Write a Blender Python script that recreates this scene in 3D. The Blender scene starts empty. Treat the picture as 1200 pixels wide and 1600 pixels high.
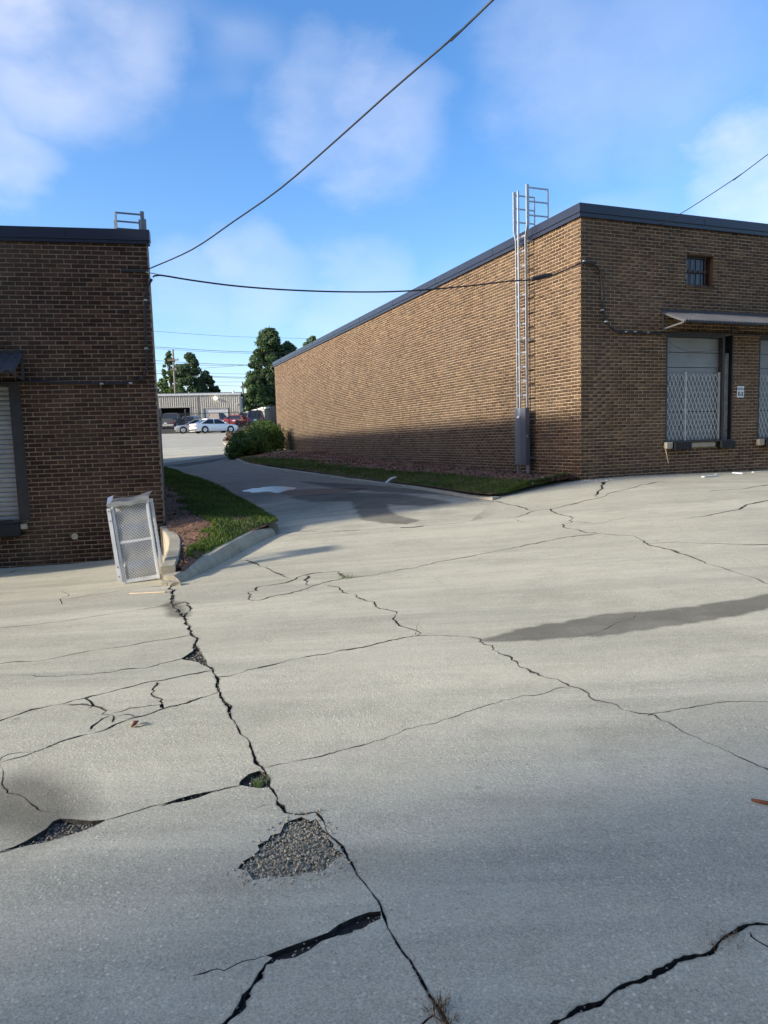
import bpy, math, random
import numpy as np
from mathutils import Vector, Matrix
from mathutils.geometry import delaunay_2d_cdt
random.seed(7); rng = np.random.default_rng(7)
scene = bpy.context.scene
COL = scene.collection

# ------------------------------------------------------------------ camera
FPX = 1098.0                      # focal length in pixels of the 1200x1600 photograph
PITCH, ROLL, EYE = math.radians(5.8), math.radians(-1.715), 1.6
cp, sp = math.cos(PITCH), math.sin(PITCH)
FWD = np.array([0, cp, -sp]); _r = np.array([1, 0, 0.]); _u = np.array([0, sp, cp])
CR = math.cos(ROLL)*_r + math.sin(ROLL)*_u
CU = -math.sin(ROLL)*_r + math.cos(ROLL)*_u
CAM = np.array([0, 0, EYE])
cam = bpy.data.cameras.new('camera'); camo = bpy.data.objects.new('camera', cam)
COL.objects.link(camo); scene.camera = camo
cam.sensor_fit = 'VERTICAL'; cam.sensor_height = 36; cam.lens = 36*FPX/1600
cam.clip_start = .05; cam.clip_end = 3000
M = Matrix.Identity(4)
for i in range(3):
    M[i][0] = CR[i]; M[i][1] = CU[i]; M[i][2] = -FWD[i]; M[i][3] = CAM[i]
camo.matrix_world = M

# ------------------------------------------------------------------ sky, sun, exposure
SUN_AZ, SUN_EL = math.radians(19.9), math.radians(20.2)     # the light travels towards (cos az, sin az)
world = bpy.data.worlds.new('World'); scene.world = world; world.use_nodes = True
wn, wl = world.node_tree.nodes, world.node_tree.links
wn.clear()
def wnode(t, **k):
    n = wn.new(t)
    for a, b in k.items(): setattr(n, a, b)
    return n
def wmath(op, a, b=None, c=None):
    n = wnode('ShaderNodeMath', operation=op)
    for i, v in enumerate((a, b, c)):
        if v is None: continue
        if hasattr(v, 'is_linked') or hasattr(v, 'links'): wl.new(v, n.inputs[i])
        else: n.inputs[i].default_value = v
    return n.outputs[0]
sky = wnode('ShaderNodeTexSky', sky_type='NISHITA')
sky.sun_disc = False; sky.sun_elevation = SUN_EL
sky.sun_rotation = math.atan2(-math.cos(SUN_AZ), -math.sin(SUN_AZ))
sky.air_density = 1.0; sky.dust_density = 1.6; sky.ozone_density = 2.2; sky.altitude = 300
tc = wnode('ShaderNodeTexCoord')
def raydir(px, py):
    d = FWD + CR*(px-600)/FPX + CU*(800-py)/FPX
    return d/np.linalg.norm(d)
nz = wnode('ShaderNodeTexNoise'); nz.inputs['Scale'].default_value = 6.5; nz.inputs['Detail'].default_value = 7; nz.inputs['Roughness'].default_value = .56
nzm = wnode('ShaderNodeMapping'); nzm.inputs['Scale'].default_value = (1, 1, 1.7); nzm.inputs['Location'].default_value = (3.3, 2.3, .3)
wl.new(tc.outputs['Generated'], nzm.inputs['Vector']); wl.new(nzm.outputs[0], nz.inputs['Vector'])
big = wnode('ShaderNodeTexNoise'); big.inputs['Scale'].default_value = 2.3; big.inputs['Detail'].default_value = 3
wl.new(nzm.outputs[0], big.inputs['Vector'])
# warp the lookup direction so that the cloud outlines are ragged
wv = wnode('ShaderNodeVectorMath', operation='SUBTRACT'); wl.new(nz.outputs['Color'], wv.inputs[0]); wv.inputs[1].default_value = (.5, .5, .5)
ws = wnode('ShaderNodeVectorMath', operation='SCALE'); wl.new(wv.outputs[0], ws.inputs[0]); ws.inputs['Scale'].default_value = .14
wa = wnode('ShaderNodeVectorMath', operation='ADD'); wl.new(tc.outputs['Generated'], wa.inputs[0]); wl.new(ws.outputs[0], wa.inputs[1])
wnrm = wnode('ShaderNodeVectorMath', operation='NORMALIZE'); wl.new(wa.outputs[0], wnrm.inputs[0])
dens = None
for (px, py, rad, amp) in [(80, 60, .10, .36), (200, 60, .07, .34), (15, 240, .06, .4), (500, 165, .07, .24), (590, 190, .085, .34),
                           (900, 120, .11, .2), (1060, 90, .12, .17), (1180, 320, .09, .5), (400, 425, .07, .26), (560, 460, .08, .28), (290, 455, .06, .2)]:
    c = raydir(px, py)
    dn = wnode('ShaderNodeVectorMath', operation='DOT_PRODUCT'); wl.new(wnrm.outputs[0], dn.inputs[0]); dn.inputs[1].default_value = tuple(c)
    mr = wnode('ShaderNodeMapRange', interpolation_type='SMOOTHSTEP'); wl.new(dn.outputs['Value'], mr.inputs['Value'])
    mr.inputs['From Min'].default_value = math.cos(rad*1.25); mr.inputs['From Max'].default_value = math.cos(rad*.1)
    mr.inputs['To Max'].default_value = amp
    dens = mr.outputs[0] if dens is None else wmath('MAXIMUM', dens, mr.outputs[0])
# the rest of the sky carries the same kind of thin cloud
gen = wnode('ShaderNodeMapRange', interpolation_type='SMOOTHSTEP'); wl.new(big.outputs['Fac'], gen.inputs['Value'])
gen.inputs['From Min'].default_value = .5; gen.inputs['From Max'].default_value = .7; gen.inputs['To Max'].default_value = .7
dens = wmath('MAXIMUM', dens, gen.outputs[0])
tex = wnode('ShaderNodeMapRange'); wl.new(nz.outputs['Fac'], tex.inputs['Value'])
tex.inputs['From Min'].default_value = .3; tex.inputs['From Max'].default_value = .66; tex.inputs['To Min'].default_value = .3; tex.inputs['To Max'].default_value = 1.1
dens = wmath('MULTIPLY', dens, tex.outputs[0])
hue = wnode('ShaderNodeHueSaturation'); hue.inputs['Saturation'].default_value = 1.27; wl.new(sky.outputs[0], hue.inputs['Color'])
tint = wnode('ShaderNodeMix', data_type='RGBA', blend_type='MULTIPLY'); tint.inputs[0].default_value = 1; wl.new(hue.outputs[0], tint.inputs[6]); tint.inputs[7].default_value = (1.04, .985, 1.06, 1)
mix = wnode('ShaderNodeMix', data_type='RGBA'); wl.new(dens, mix.inputs[0]); wl.new(tint.outputs[2], mix.inputs[6])
mix.inputs[7].default_value = (4.0, 4.0, 4.3, 1)
bg = wnode('ShaderNodeBackground'); bg.inputs['Strength'].default_value = .115
wl.new(mix.outputs[2], bg.inputs['Color'])
wo = wnode('ShaderNodeOutputWorld'); wl.new(bg.outputs[0], wo.inputs['Surface'])

sl = bpy.data.lights.new('sun', 'SUN'); sl.energy = 2.4; sl.angle = math.radians(2.8); sl.color = (1, .965, .885)
so = bpy.data.objects.new('sun', sl); COL.objects.link(so); so.location = (-30, -13, 25)
so.rotation_euler = Vector((math.cos(SUN_AZ)*math.cos(SUN_EL), math.sin(SUN_AZ)*math.cos(SUN_EL), -math.sin(SUN_EL))).to_track_quat('-Z', 'Y').to_euler()
vs = scene.view_settings; vs.view_transform = 'Standard'; vs.look = 'None'; vs.gamma = 1; vs.exposure = 1.34; vs.use_curve_mapping = False

# ------------------------------------------------------------------ terrain height and measuring helpers
CTRL = np.array([(-6,10.8,-.2),(-4.3,11.15,-.17),(-9,10,-.25),(-14,9,-.3),(-2.42,8.44,-.03),(-1.65,11.1,.18),(3.94,14,.70),(7,15.2,.70),(8.7,15.85,.68),(14,17.8,.68),
 (-2,0,0),(2,0,0),(0,2.5,0),(-3,3,0),(3,3,.03),(0,-8,0),(-10,0,-.05),(12,0,.1),(0,6,.03),(-4,6,-.06),(4,7,.16),(10,8,.36),(0,9.3,.12),(2.5,10.5,.31),
 (2.0,13.0,.49),(.5,16.4,.62),(-.7,19.3,.70),(-4.5,18,.48),(-3.4,25,.88),(-8.2,26.5,.66),(-8,36,1.2),(-13,36,1.1),(-12,45,1.55),(-18,45,1.5),(-16,58,2.2),
 (-25,58,2.2),(-22,72,2.88),(-16,72,2.88),(-34,72,2.9),(0,50,1.65),(10,30,1.2),(22,50,1.8),(0,80,3.1),(22,80,3.1),(-34,80,3.1),(-20,80,3.1),(-34,40,1.2),(-20,20,.2),(22,20,.7),(-34,-8,-.1),(22,-8,.1)], float)
def _U(r2): return np.where(r2 > 1e-12, r2*np.log(np.maximum(r2, 1e-12)), 0)
_n = len(CTRL); _K = _U(((CTRL[:, None, :2]-CTRL[None, :, :2])**2).sum(-1)) + np.eye(_n)*.6
_P = np.c_[np.ones(_n), CTRL[:, :2]]
_A = np.zeros((_n+3, _n+3)); _A[:_n, :_n] = _K; _A[:_n, _n:] = _P; _A[_n:, :_n] = _P.T
_W = np.linalg.solve(_A, np.r_[CTRL[:, 2], 0, 0, 0])
def zg(x, y):
    x = np.clip(np.asarray(x, float), -34, 22); y = np.clip(np.asarray(y, float), -8, 80)
    r2 = (x[..., None]-CTRL[:, 0])**2 + (y[..., None]-CTRL[:, 1])**2
    return _U(r2)@_W[:_n] + _W[_n] + _W[_n+1]*x + _W[_n+2]*y
def ray(px, py): return FWD + CR*(px-600)/FPX + CU*(800-py)/FPX
def G(px, py, lift=0.):
    """ground point seen at a pixel of the photograph"""
    d = ray(px, py); t = np.geomspace(1.2, 120, 500)
    P = CAM + d*t[:, None]; f = P[:, 2]-zg(P[:, 0], P[:, 1])-lift
    i = np.argmax(f < 0) if (f < 0).any() else len(t)-1
    a, b = t[max(i-1, 0)], t[i]
    for _ in range(25):
        m = (a+b)/2; Q = CAM+d*m
        if Q[2]-float(zg(Q[0], Q[1]))-lift < 0: b = m
        else: a = m
    return CAM+d*b
def GP(pts, lift=0.): return np.array([G(x, y, lift) for x, y in pts])
def onplane(px, py, P, d):
    n = np.array([-d[1], d[0], 0]); k = ray(px, py); t = ((P-CAM)@n)/(k@n); return CAM+k*t
def at_Y(px, py, Y): d = ray(px, py); return CAM+d*(Y/d[1])
def project(P):
    d = np.asarray(P, float)-CAM; z = d@FWD
    return np.stack([600+FPX*(d@CR)/z, 800-FPX*(d@CU)/z, z], -1)

YR, YL, YS = math.radians(21.3), math.radians(11.3), math.radians(22.0)
DF = np.array([math.cos(YR), math.sin(YR), 0]); DW = np.array([-math.sin(YR), math.cos(YR), 0])
DL = np.array([math.cos(YL), math.sin(YL), 0]); DS = np.array([-math.sin(YS), math.cos(YS), 0])
PR = np.array([3.945, 14.0, 0]); PL = np.array([-3.57, 11.3, 0])
ZUP = np.array([0, 0, 1.])
def frame(P, d, n): return lambda s, o, z: P + d*s + n*o + ZUP*z
FR = frame(PR, DF, np.array([math.sin(YR), -math.cos(YR), 0]))      # right building, dock front
FW = frame(PR, DW, -DF)                                             # right building, long side
FL = frame(PL, DL, np.array([math.sin(YL), -math.cos(YL), 0]))      # left building, dock front (s runs to negative)
FS = frame(PL, DS, np.array([math.cos(YS), math.sin(YS), 0]))       # left building, side
def onR(px, py): X = onplane(px, py, PR, DF); return float((X-PR)@DF), float(X[2])
def onL(px, py): X = onplane(px, py, PL, DL); return float((X-PL)@DL), float(X[2])

# ------------------------------------------------------------------ materials
MATS = {}
def newmat(name):
    m = bpy.data.materials.new(name); m.use_nodes = True; MATS[name] = m
    nt = m.node_tree; b = nt.nodes['Principled BSDF']
    return m, nt, b
class NT:
    def __init__(s, nt): s.nt = nt; s.n = nt.nodes; s.l = nt.links
    def add(s, t, ins=None, **k):
        n = s.n.new(t)
        for a, b in k.items(): setattr(n, a, b)
        for a, b in (ins or {}).items():
            if hasattr(b, 'links'): s.l.new(b, n.inputs[a])
            else: n.inputs[a].default_value = b
        return n
    def math(s, op, a, b=0.): return s.add('ShaderNodeMath', {0: a, 1: b}, operation=op).outputs[0]
    def noise(s, vec, scale, detail=4, rough=.55): return s.add('ShaderNodeTexNoise', {'Vector': vec, 'Scale': scale, 'Detail': detail, 'Roughness': rough}).outputs['Fac']
    def rng(s, v, a, b, c, d, clamp=True): return s.add('ShaderNodeMapRange', {'Value': v, 1: a, 2: b, 3: c, 4: d}, clamp=clamp).outputs[0]
    def mix(s, f, a, b, mode='MIX'):
        n = s.add('ShaderNodeMix', data_type='RGBA', blend_type=mode)
        for i, v in ((0, f), (6, a), (7, b)):
            if hasattr(v, 'links'): s.l.new(v, n.inputs[i])
            else: n.inputs[i].default_value = v if i == 0 else (tuple(v)+(1,) if len(v) == 3 else v)
        return n.outputs[2]
    def pos(s): return s.add('ShaderNodeNewGeometry').outputs['Position']
    def mapping(s, vec, rot=(0,0,0), scale=(1,1,1), loc=(0,0,0)):
        return s.add('ShaderNodeMapping', {'Vector': vec, 'Rotation': rot, 'Scale': scale, 'Location': loc}).outputs[0]
    def bump(s, h, strength, dist): return s.add('ShaderNodeBump', {'Height': h, 'Strength': strength, 'Distance': dist}).outputs[0]
def simple(name, col, rough=.6, metal=0., var=.15, scale=3., bump=0., spec=.5, bscale=None, coat=0.):
    m, nt, b = newmat(name); t = NT(nt); p = t.pos()
    f = t.noise(p, scale, 5, .6)
    c = t.mix(t.rng(f, .3, .7, 0, 1), tuple(x*(1-var) for x in col), tuple(min(1, x*(1+var)) for x in col))
    t.l.new(c, b.inputs['Base Color']); b.inputs['Roughness'].default_value = rough; b.inputs['Metallic'].default_value = metal
    b.inputs['Specular IOR Level'].default_value = spec; b.inputs['Coat Weight'].default_value = coat
    if bump:
        t.l.new(t.bump(t.noise(p, bscale or scale*6, 4, .6), bump, .01), b.inputs['Normal'])
    return m
def concrete(name, base, wet=0., fade=None, slab=False, streak=0., streak_rot=0., tint=(1, 1, 1), speck=1., stain=1.):
    m, nt, b = newmat(name); t = NT(nt); p = t.pos()
    base = np.array(base)
    big = t.noise(p, .55, 5, .6); mid = t.noise(p, 3.2, 6, .65); fine = t.noise(p, 38, 3, .7)
    f = t.math('ADD', t.math('MULTIPLY', big, .55), t.math('MULTIPLY', mid, .45))
    c = t.mix(t.rng(f, .36, .64, 0, 1), tuple(base*(1-.26*stain)), tuple(base*(1+.16*stain)))
    if slab:   # every slab was poured and has aged on its own
        orr = t.add('ShaderNodeObjectInfo').outputs['Random']
        c = t.mix(1., c, t.mix(orr, (.80, .81, .83), (1.10, 1.085, 1.06)), 'MULTIPLY')
        arc = t.noise(t.mapping(p, (0, 0, -.62), (.10, 1.15, 1), (2, 5, 0)), 1.0, 5, .6)
        c = t.mix(t.math('MULTIPLY', t.rng(arc, .45, .60, 0, 1), .75), c, tuple(base*(.58, .60, .635)))
        hv = t.noise(t.mapping(p, (0, 0, .9), (.22, .8, 1), (9, 1, 0)), .8, 6, .65)
        c = t.mix(t.math('MULTIPLY', t.rng(hv, .49, .62, 0, 1), .62), c, tuple(np.minimum(1, base*1.34)))
        sw = t.noise(t.mapping(p, (0, 0, -1.15), (.16, 2.2, 1), (1, 8, 0)), 1.2, 6, .7)
        c = t.mix(t.math('MULTIPLY', t.rng(sw, .54, .66, 0, 1), .5), c, tuple(np.minimum(1, base*1.38)))
        pit = t.noise(p, 5.5, 8, .78); c = t.mix(t.math('MULTIPLY', t.rng(pit, .54, .70, 0, 1), .55), c, tuple(base*(.5, .5, .5)))
    # brushed sweep marks and tyre tracks
    sv = t.mapping(p, (0, 0, streak_rot), (.35, 4.0, 1))
    st = t.noise(sv, 1.6, 6, .62)
    c = t.mix(t.math('MULTIPLY', t.rng(st, .47, .74, 0, 1), .34+streak), c, tuple(base*(.42, .43, .47)))
    sv2 = t.mapping(p, (0, 0, streak_rot+.55), (.28, 3.0, 1), (4, 9, 0))
    c = t.mix(t.math('MULTIPLY', t.rng(t.noise(sv2, 1.3, 5, .6), .53, .74, 0, 1), .42), c, tuple(np.minimum(1, base*1.32)))
    # blotchy stains
    bl = t.noise(t.mapping(p, (0, 0, .4), (1, 1.6, 1), (7, 3, 0)), 1.1, 7, .7)
    c = t.mix(t.math('MULTIPLY', t.rng(bl, .52, .72, 0, 1), .55*stain), c, tuple(base*(.45, .43, .41)))
    # exposed aggregate: single stones lighter and darker than the paste
    v = t.add('ShaderNodeTexVoronoi', {'Vector': p, 'Scale': 62., 'Randomness': 1.})
    vr = t.add('ShaderNodeSeparateColor', {0: v.outputs['Color']}).outputs[0]
    core = t.math('MULTIPLY', t.rng(v.outputs['Distance'], .2, .5, 1, 0), t.rng(t.noise(p, 1.7, 4, .65), .36, .62, .2, 1))
    lt = t.math('MULTIPLY', t.rng(vr, .76, .9, 0, 1), core); dk = t.math('MULTIPLY', t.rng(vr, .22, .1, 0, 1), core)
    c = t.mix(t.math('MULTIPLY', lt, .8*speck), c, tuple(np.minimum(1, base*1.75)))
    c = t.mix(t.math('MULTIPLY', dk, .75*speck), c, tuple(base*.38))
    v2 = t.add('ShaderNodeTexVoronoi', {'Vector': p, 'Scale': 190., 'Randomness': 1.})
    vr2 = t.add('ShaderNodeSeparateColor', {0: v2.outputs['Color']}).outputs[0]
    c = t.mix(.42*speck, c, t.mix(vr2, tuple(base*.55), tuple(np.minimum(1, base*1.45))))
    # a few dark oil and chewing gum spots
    v3 = t.add('ShaderNodeTexVoronoi', {'Vector': t.mapping(p, (0, 0, 0), (1, 1, .01)), 'Scale': 1.9, 'Randomness': 1.})
    v3r = t.add('ShaderNodeSeparateColor', {0: v3.outputs['Color']}).outputs[1]
    spot = t.math('MULTIPLY', t.rng(v3.outputs['Distance'], .02, .06, 1, 0), t.rng(v3r, .55, .6, 0, 1))
    c = t.mix(t.math('MULTIPLY', spot, .55), c, tuple(base*.3))
    # grime along the joints
    d = t.add('ShaderNodeAttribute', attribute_name='dirt').outputs['Fac']
    dd = t.math('MULTIPLY', d, t.rng(t.noise(p, 9, 4, .7), .3, .62, .15, 1))
    c = t.mix(t.math('MULTIPLY', dd, .55), c, (.05, .046, .042))
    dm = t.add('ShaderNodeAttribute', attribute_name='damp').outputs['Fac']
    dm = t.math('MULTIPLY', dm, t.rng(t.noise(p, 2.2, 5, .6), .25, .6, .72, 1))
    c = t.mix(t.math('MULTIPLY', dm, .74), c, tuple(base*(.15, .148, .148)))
    if wet: c = t.mix(wet, c, tuple(base*(.17, .165, .165)))
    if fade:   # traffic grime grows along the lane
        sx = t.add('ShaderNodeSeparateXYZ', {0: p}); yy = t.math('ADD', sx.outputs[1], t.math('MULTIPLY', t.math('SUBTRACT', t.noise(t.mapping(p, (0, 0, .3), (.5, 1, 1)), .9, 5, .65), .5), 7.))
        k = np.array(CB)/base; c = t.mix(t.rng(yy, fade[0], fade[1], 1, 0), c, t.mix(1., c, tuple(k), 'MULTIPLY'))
    t.l.new(c, b.inputs['Base Color'])
    h = t.math('ADD', t.math('MULTIPLY', fine, .5), t.math('ADD', t.math('MULTIPLY', vr2, .25), t.math('MULTIPLY', t.math('MULTIPLY', vr, core), .5)))
    h = t.math('ADD', h, t.math('MULTIPLY', mid, 1.2))
    t.l.new(t.bump(h, .55 if not wet else .3, .006), b.inputs['Normal'])
    b.inputs['Roughness'].default_value = .88 if not wet else .62
    b.inputs['Specular IOR Level'].default_value = .25
    return m
CB = (.512, .460, .325)
concrete('concrete', CB, streak_rot=-.35, slab=True)
concrete('concrete_wet', (.31, .28, .235), wet=.5, streak_rot=-.35)
concrete('kerb_concrete', (.44, .39, .285), speck=.8, stain=1.6)
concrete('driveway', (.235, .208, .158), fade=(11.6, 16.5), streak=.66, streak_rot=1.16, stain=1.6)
concrete('lot', (.46, .405, .295), streak=.3, streak_rot=.9)
concrete('silt', (.20, .14, .09), streak=0, speck=.4)
m, nt, b = newmat('puddle'); t = NT(nt)
b.inputs['Base Color'].default_value = (.035, .037, .04, 1); b.inputs['Roughness'].default_value = .24
t.l.new(t.bump(t.noise(t.pos(), 14, 2, .5), .05, .01), b.inputs['Normal'])
simple('joint_fill', (.05, .046, .041), .95, var=.45, scale=25, bump=.9, bscale=90, spec=.1)
simple('joint_dirt', (.06, .054, .047), .95, var=.5, scale=30, bump=.9, bscale=90, spec=.1)
m, nt, b = newmat('soil_ground'); t = NT(nt); p = t.pos()
c = t.mix(t.rng(t.noise(p, .35, 5, .6), .35, .65, 0, 1), (.05, .042, .032), (.06, .075, .03))
t.l.new(c, b.inputs['Base Color']); b.inputs['Roughness'].default_value = .95
m, nt, b = newmat('mulch'); t = NT(nt); p = t.pos()
f = t.noise(t.mapping(p, (0, 0, .3), (1, 1, 1)), 16, 6, .75); v = t.add('ShaderNodeTexVoronoi', {'Vector': p, 'Scale': 38., 'Randomness': 1.})
vr = t.add('ShaderNodeSeparateColor', {0: v.outputs['Color']}).outputs[0]
c = t.mix(t.rng(f, .3, .7, 0, 1), (.11, .06, .037), (.31, .175, .11)); c = t.mix(t.math('MULTIPLY', vr, .5), c, (.32, .205, .14))
c = t.mix(t.math('MULTIPLY', t.rng(t.noise(p, 1.2, 4, .6), .5, .7, 0, 1), .5), c, (.10, .062, .045))
t.l.new(c, b.inputs['Base Color']); b.inputs['Roughness'].default_value = .95; b.inputs['Specular IOR Level'].default_value = .1
t.l.new(t.bump(t.math('ADD', f, vr), .9, .03), b.inputs['Normal'])
def leafmat(name, dark, light, trans=.25, rough=.55):
    m, nt, b = newmat(name); t = NT(nt)
    a = t.add('ShaderNodeAttribute', attribute_name='tone').outputs['Fac']
    c = t.mix(a, dark, light); t.l.new(c, b.inputs['Base Color']); b.inputs['Roughness'].default_value = rough
    b.inputs['Specular IOR Level'].default_value = .25
    tr = t.add('ShaderNodeBsdfTranslucent'); t.l.new(t.mix(1., c, (1.0, 1.15, .5), 'MULTIPLY'), tr.inputs['Color'])
    ms = t.add('ShaderNodeMixShader', {0: trans}); t.l.new(b.outputs[0], ms.inputs[1]); t.l.new(tr.outputs[0], ms.inputs[2])
    t.l.new(ms.outputs[0], nt.nodes['Material Output'].inputs['Surface'])
    return m
leafmat('grass_blade', (.04, .085, .016), (.17, .235, .045))
leafmat('leaf_oak', (.035, .07, .03), (.14, .195, .085), .4)
leafmat('leaf_light', (.06, .105, .035), (.20, .265, .10), .4)
leafmat('leaf_box', (.03, .07, .014), (.16, .245, .05))
leafmat('leaf_red', (.045, .045, .02), (.22, .12, .07))
leafmat('leaf_dry', (.09, .045, .025), (.30, .19, .10))
simple('turf', (.03, .042, .014), .95, var=.4, scale=6, bump=.6)
def brickmat(name, dark, mid, light):
    m, nt, b = newmat(name); t = NT(nt); p = t.pos()
    a = t.add('ShaderNodeAttribute', attribute_name='tone').outputs['Fac']
    o = t.add('ShaderNodeObjectInfo').outputs['Random']
    r = t.math('FRACT', t.math('ADD', a, o))
    c = t.mix(t.rng(r, 0, .75, 0, 1), dark, mid); c = t.mix(t.rng(r, .75, 1, 0, .8), c, light)
    c = t.mix(t.math('MULTIPLY', t.rng(t.noise(p, 60, 4, .7), .35, .7, 0, 1), .35), c, tuple(x*.55 for x in dark))
    # weathering drifting over the wall
    c = t.mix(t.math('MULTIPLY', t.rng(t.noise(p, .8, 5, .6), .45, .72, 0, 1), .35), c, (.18, .125, .08))
    c = t.mix(t.math('MULTIPLY', t.rng(t.noise(t.mapping(p, (0, 0, 0), (1.5, 1.5, .25)), 1.4, 5, .6), .55, .75, 0, 1), .45), c, (.05, .04, .035))
    t.l.new(c, b.inputs['Base Color']); b.inputs['Roughness'].default_value = .82; b.inputs['Specular IOR Level'].default_value = .3
    t.l.new(t.bump(t.noise(p, 120, 3, .7), .35, .004), b.inputs['Normal'])
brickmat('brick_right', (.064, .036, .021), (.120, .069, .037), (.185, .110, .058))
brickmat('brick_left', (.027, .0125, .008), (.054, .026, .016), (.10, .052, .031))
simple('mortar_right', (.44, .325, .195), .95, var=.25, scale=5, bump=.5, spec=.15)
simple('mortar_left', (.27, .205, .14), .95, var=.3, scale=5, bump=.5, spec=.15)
simple('fascia', (.016, .019, .034), .38, var=.12, scale=1.2, metal=.0, spec=.5)
simple('dark_steel', (.022, .022, .024), .55, var=.3, scale=8)
simple('black_rubber', (.012, .012, .012), .75, var=.4, scale=14, bump=.4)
simple('cable_black', (.010, .010, .011), .5, var=.2)
simple('galvanised', (.50, .50, .49), .45, metal=.45, var=.12, scale=9)
simple('dull_steel', (.22, .22, .22), .5, metal=.3, var=.15, scale=9)
simple('guard_steel', (.15, .16, .185), .42, metal=.35, var=.12, scale=4)
simple('cage_paint', (.66, .665, .65), .45, var=.12, scale=7, bump=.15, metal=.2)
simple('sheet_metal', (.62, .64, .67), .3, metal=.85, var=.1, scale=5, bump=.5, bscale=9)
simple('liner_metal', (.34, .33, .30), .3, metal=.8, var=.3, scale=5, bump=.6, bscale=12)
simple('door_paint', (.23, .245, .235), .55, var=.12, scale=2.5)
simple('door_grey', (.27, .27, .255), .5, var=.18, scale=4)
simple('gate_steel', (.48, .48, .45), .45, var=.12, scale=9, metal=.2)
simple('awning_metal', (.11, .11, .112), .5, var=.2, scale=3, metal=.2)
simple('awning_dark', (.07, .07, .075), .5, var=.25, scale=3, metal=.2)
simple('weathered_wood', (.20, .17, .135), .85, var=.35, scale=9, bump=.5)
simple('pale_wood', (.62, .50, .34), .75, var=.15, scale=12)
simple('white_paint', (.74, .74, .72), .6, var=.08, scale=6)
simple('sign_black', (.012, .012, .014), .5, var=.1)
simple('glass_dark', (.012, .014, .018), .12, var=.3, scale=2, spec=.6)
simple('tan_metal', (.385, .345, .275), .5, var=.07, scale=.5)
simple('trim_white', (.66, .65, .60), .5, var=.06)
simple('interior_dark', (.012, .012, .016), .9, var=.3)
simple('roof_dark', (.06, .05, .048), .8, var=.2)
simple('bark', (.085, .065, .048), .9, var=.35, scale=5, bump=.5)
simple('pole_wood', (.21, .17, .125), .85, var=.2, scale=4)
simple('asphalt', (.075, .073, .07), .9, var=.2, scale=2, bump=.3)
simple('retaining', (.05, .047, .043), .9, var=.25, scale=2, bump=.4)
simple('stone_grey', (.15, .13, .10), .9, var=.45, scale=40, bump=.4)
simple('stone_pot', (.40, .35, .255), .9, var=.55, scale=70, bump=.4)
concrete('pot_floor', (.36, .31, .215))
simple('rust', (.20, .075, .035), .85, var=.3, scale=12)
for nm, c, me in (('paint_white', (.80, .81, .80), 0), ('paint_silver', (.42, .41, .38), .5), ('paint_grey', (.09, .095, .10), .4), ('paint_black', (.014, .014, .016), .2),
                  ('paint_red', (.42, .022, .02), .1), ('paint_navy', (.03, .045, .075), .3), ('paint_blue', (.16, .20, .25), .4)):
    simple(nm, c, .28, metal=me, var=.03, coat=.6)
simple('tyre', (.014, .014, .014), .8, var=.2); simple('rim', (.5, .5, .5), .35, metal=.7, var=.1)
simple('tail_red', (.36, .012, .012), .25, var=.1); simple('lamp_clear', (.75, .76, .78), .15, var=.05); simple('chrome', (.75, .75, .76), .15, metal=1, var=.03)
m, nt, b = newmat('lamp_lit'); b.inputs['Emission Color'].default_value = (1, .97, .9, 1); b.inputs['Emission Strength'].default_value = 2.2

# ------------------------------------------------------------------ mesh helpers
WLOC = {}
def tag(o, label=None, cat=None, group=None, kind=None):
    if label: o['label'] = label
    if cat: o['category'] = cat
    if group: o['group'] = group
    if kind: o['kind'] = kind
    return o
def empty(name, loc, label=None, cat=None, group=None, kind=None):
    o = bpy.data.objects.new(name, None); COL.objects.link(o); o.location = loc; o.empty_display_size = .2
    WLOC[o.name] = np.array(loc, float)
    return tag(o, label, cat, group, kind)
def link(name, me, parent=None, loc=None):
    o = bpy.data.objects.new(name, me); COL.objects.link(o)
    if parent is not None: o.parent = parent
    WLOC[o.name] = WLOC.get(parent.name, np.zeros(3)) if parent is not None else np.zeros(3)
    if loc is not None:
        o.location = loc; WLOC[o.name] = WLOC[o.name]+np.array(loc, float)
    return o
def mesh(name, verts, faces, mat, parent=None, smooth=False, tone=None, midx=None, attrs=None):
    v = np.asarray(verts, float).reshape(-1, 3)
    root = WLOC[parent.name] if parent is not None else np.zeros(3)
    loc = None
    if parent is None and len(v):
        loc = np.array([(v[:, 0].min()+v[:, 0].max())/2, (v[:, 1].min()+v[:, 1].max())/2, v[:, 2].min()])
        root = loc
    me = bpy.data.meshes.new(name); vv = v-root
    if isinstance(faces, np.ndarray):
        k = faces.shape[1]; me.vertices.add(len(vv)); me.vertices.foreach_set('co', vv.ravel())
        me.loops.add(faces.size); me.loops.foreach_set('vertex_index', faces.ravel().astype(np.int32))
        me.polygons.add(len(faces)); me.polygons.foreach_set('loop_start', np.arange(0, faces.size, k, dtype=np.int32))
        me.update(calc_edges=True)
    else:
        me.from_pydata([tuple(p) for p in vv], [], faces)
    for mm in (mat if isinstance(mat, (list, tuple)) else [mat]): me.materials.append(MATS[mm])
    if midx is not None: me.polygons.foreach_set('material_index', np.asarray(midx, np.int32))
    if tone is not None:
        a = me.attributes.new('tone', 'FLOAT', 'FACE'); a.data.foreach_set('value', np.asarray(tone, np.float32))
    for k, val in (attrs or {}).items():
        a = me.attributes.new(k, 'FLOAT', 'POINT'); a.data.foreach_set('value', np.asarray(val, np.float32))
    if smooth: me.polygons.foreach_set('use_smooth', [True]*len(me.polygons))
    me.validate(); me.update()
    return link(name, me, parent, loc)
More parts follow.
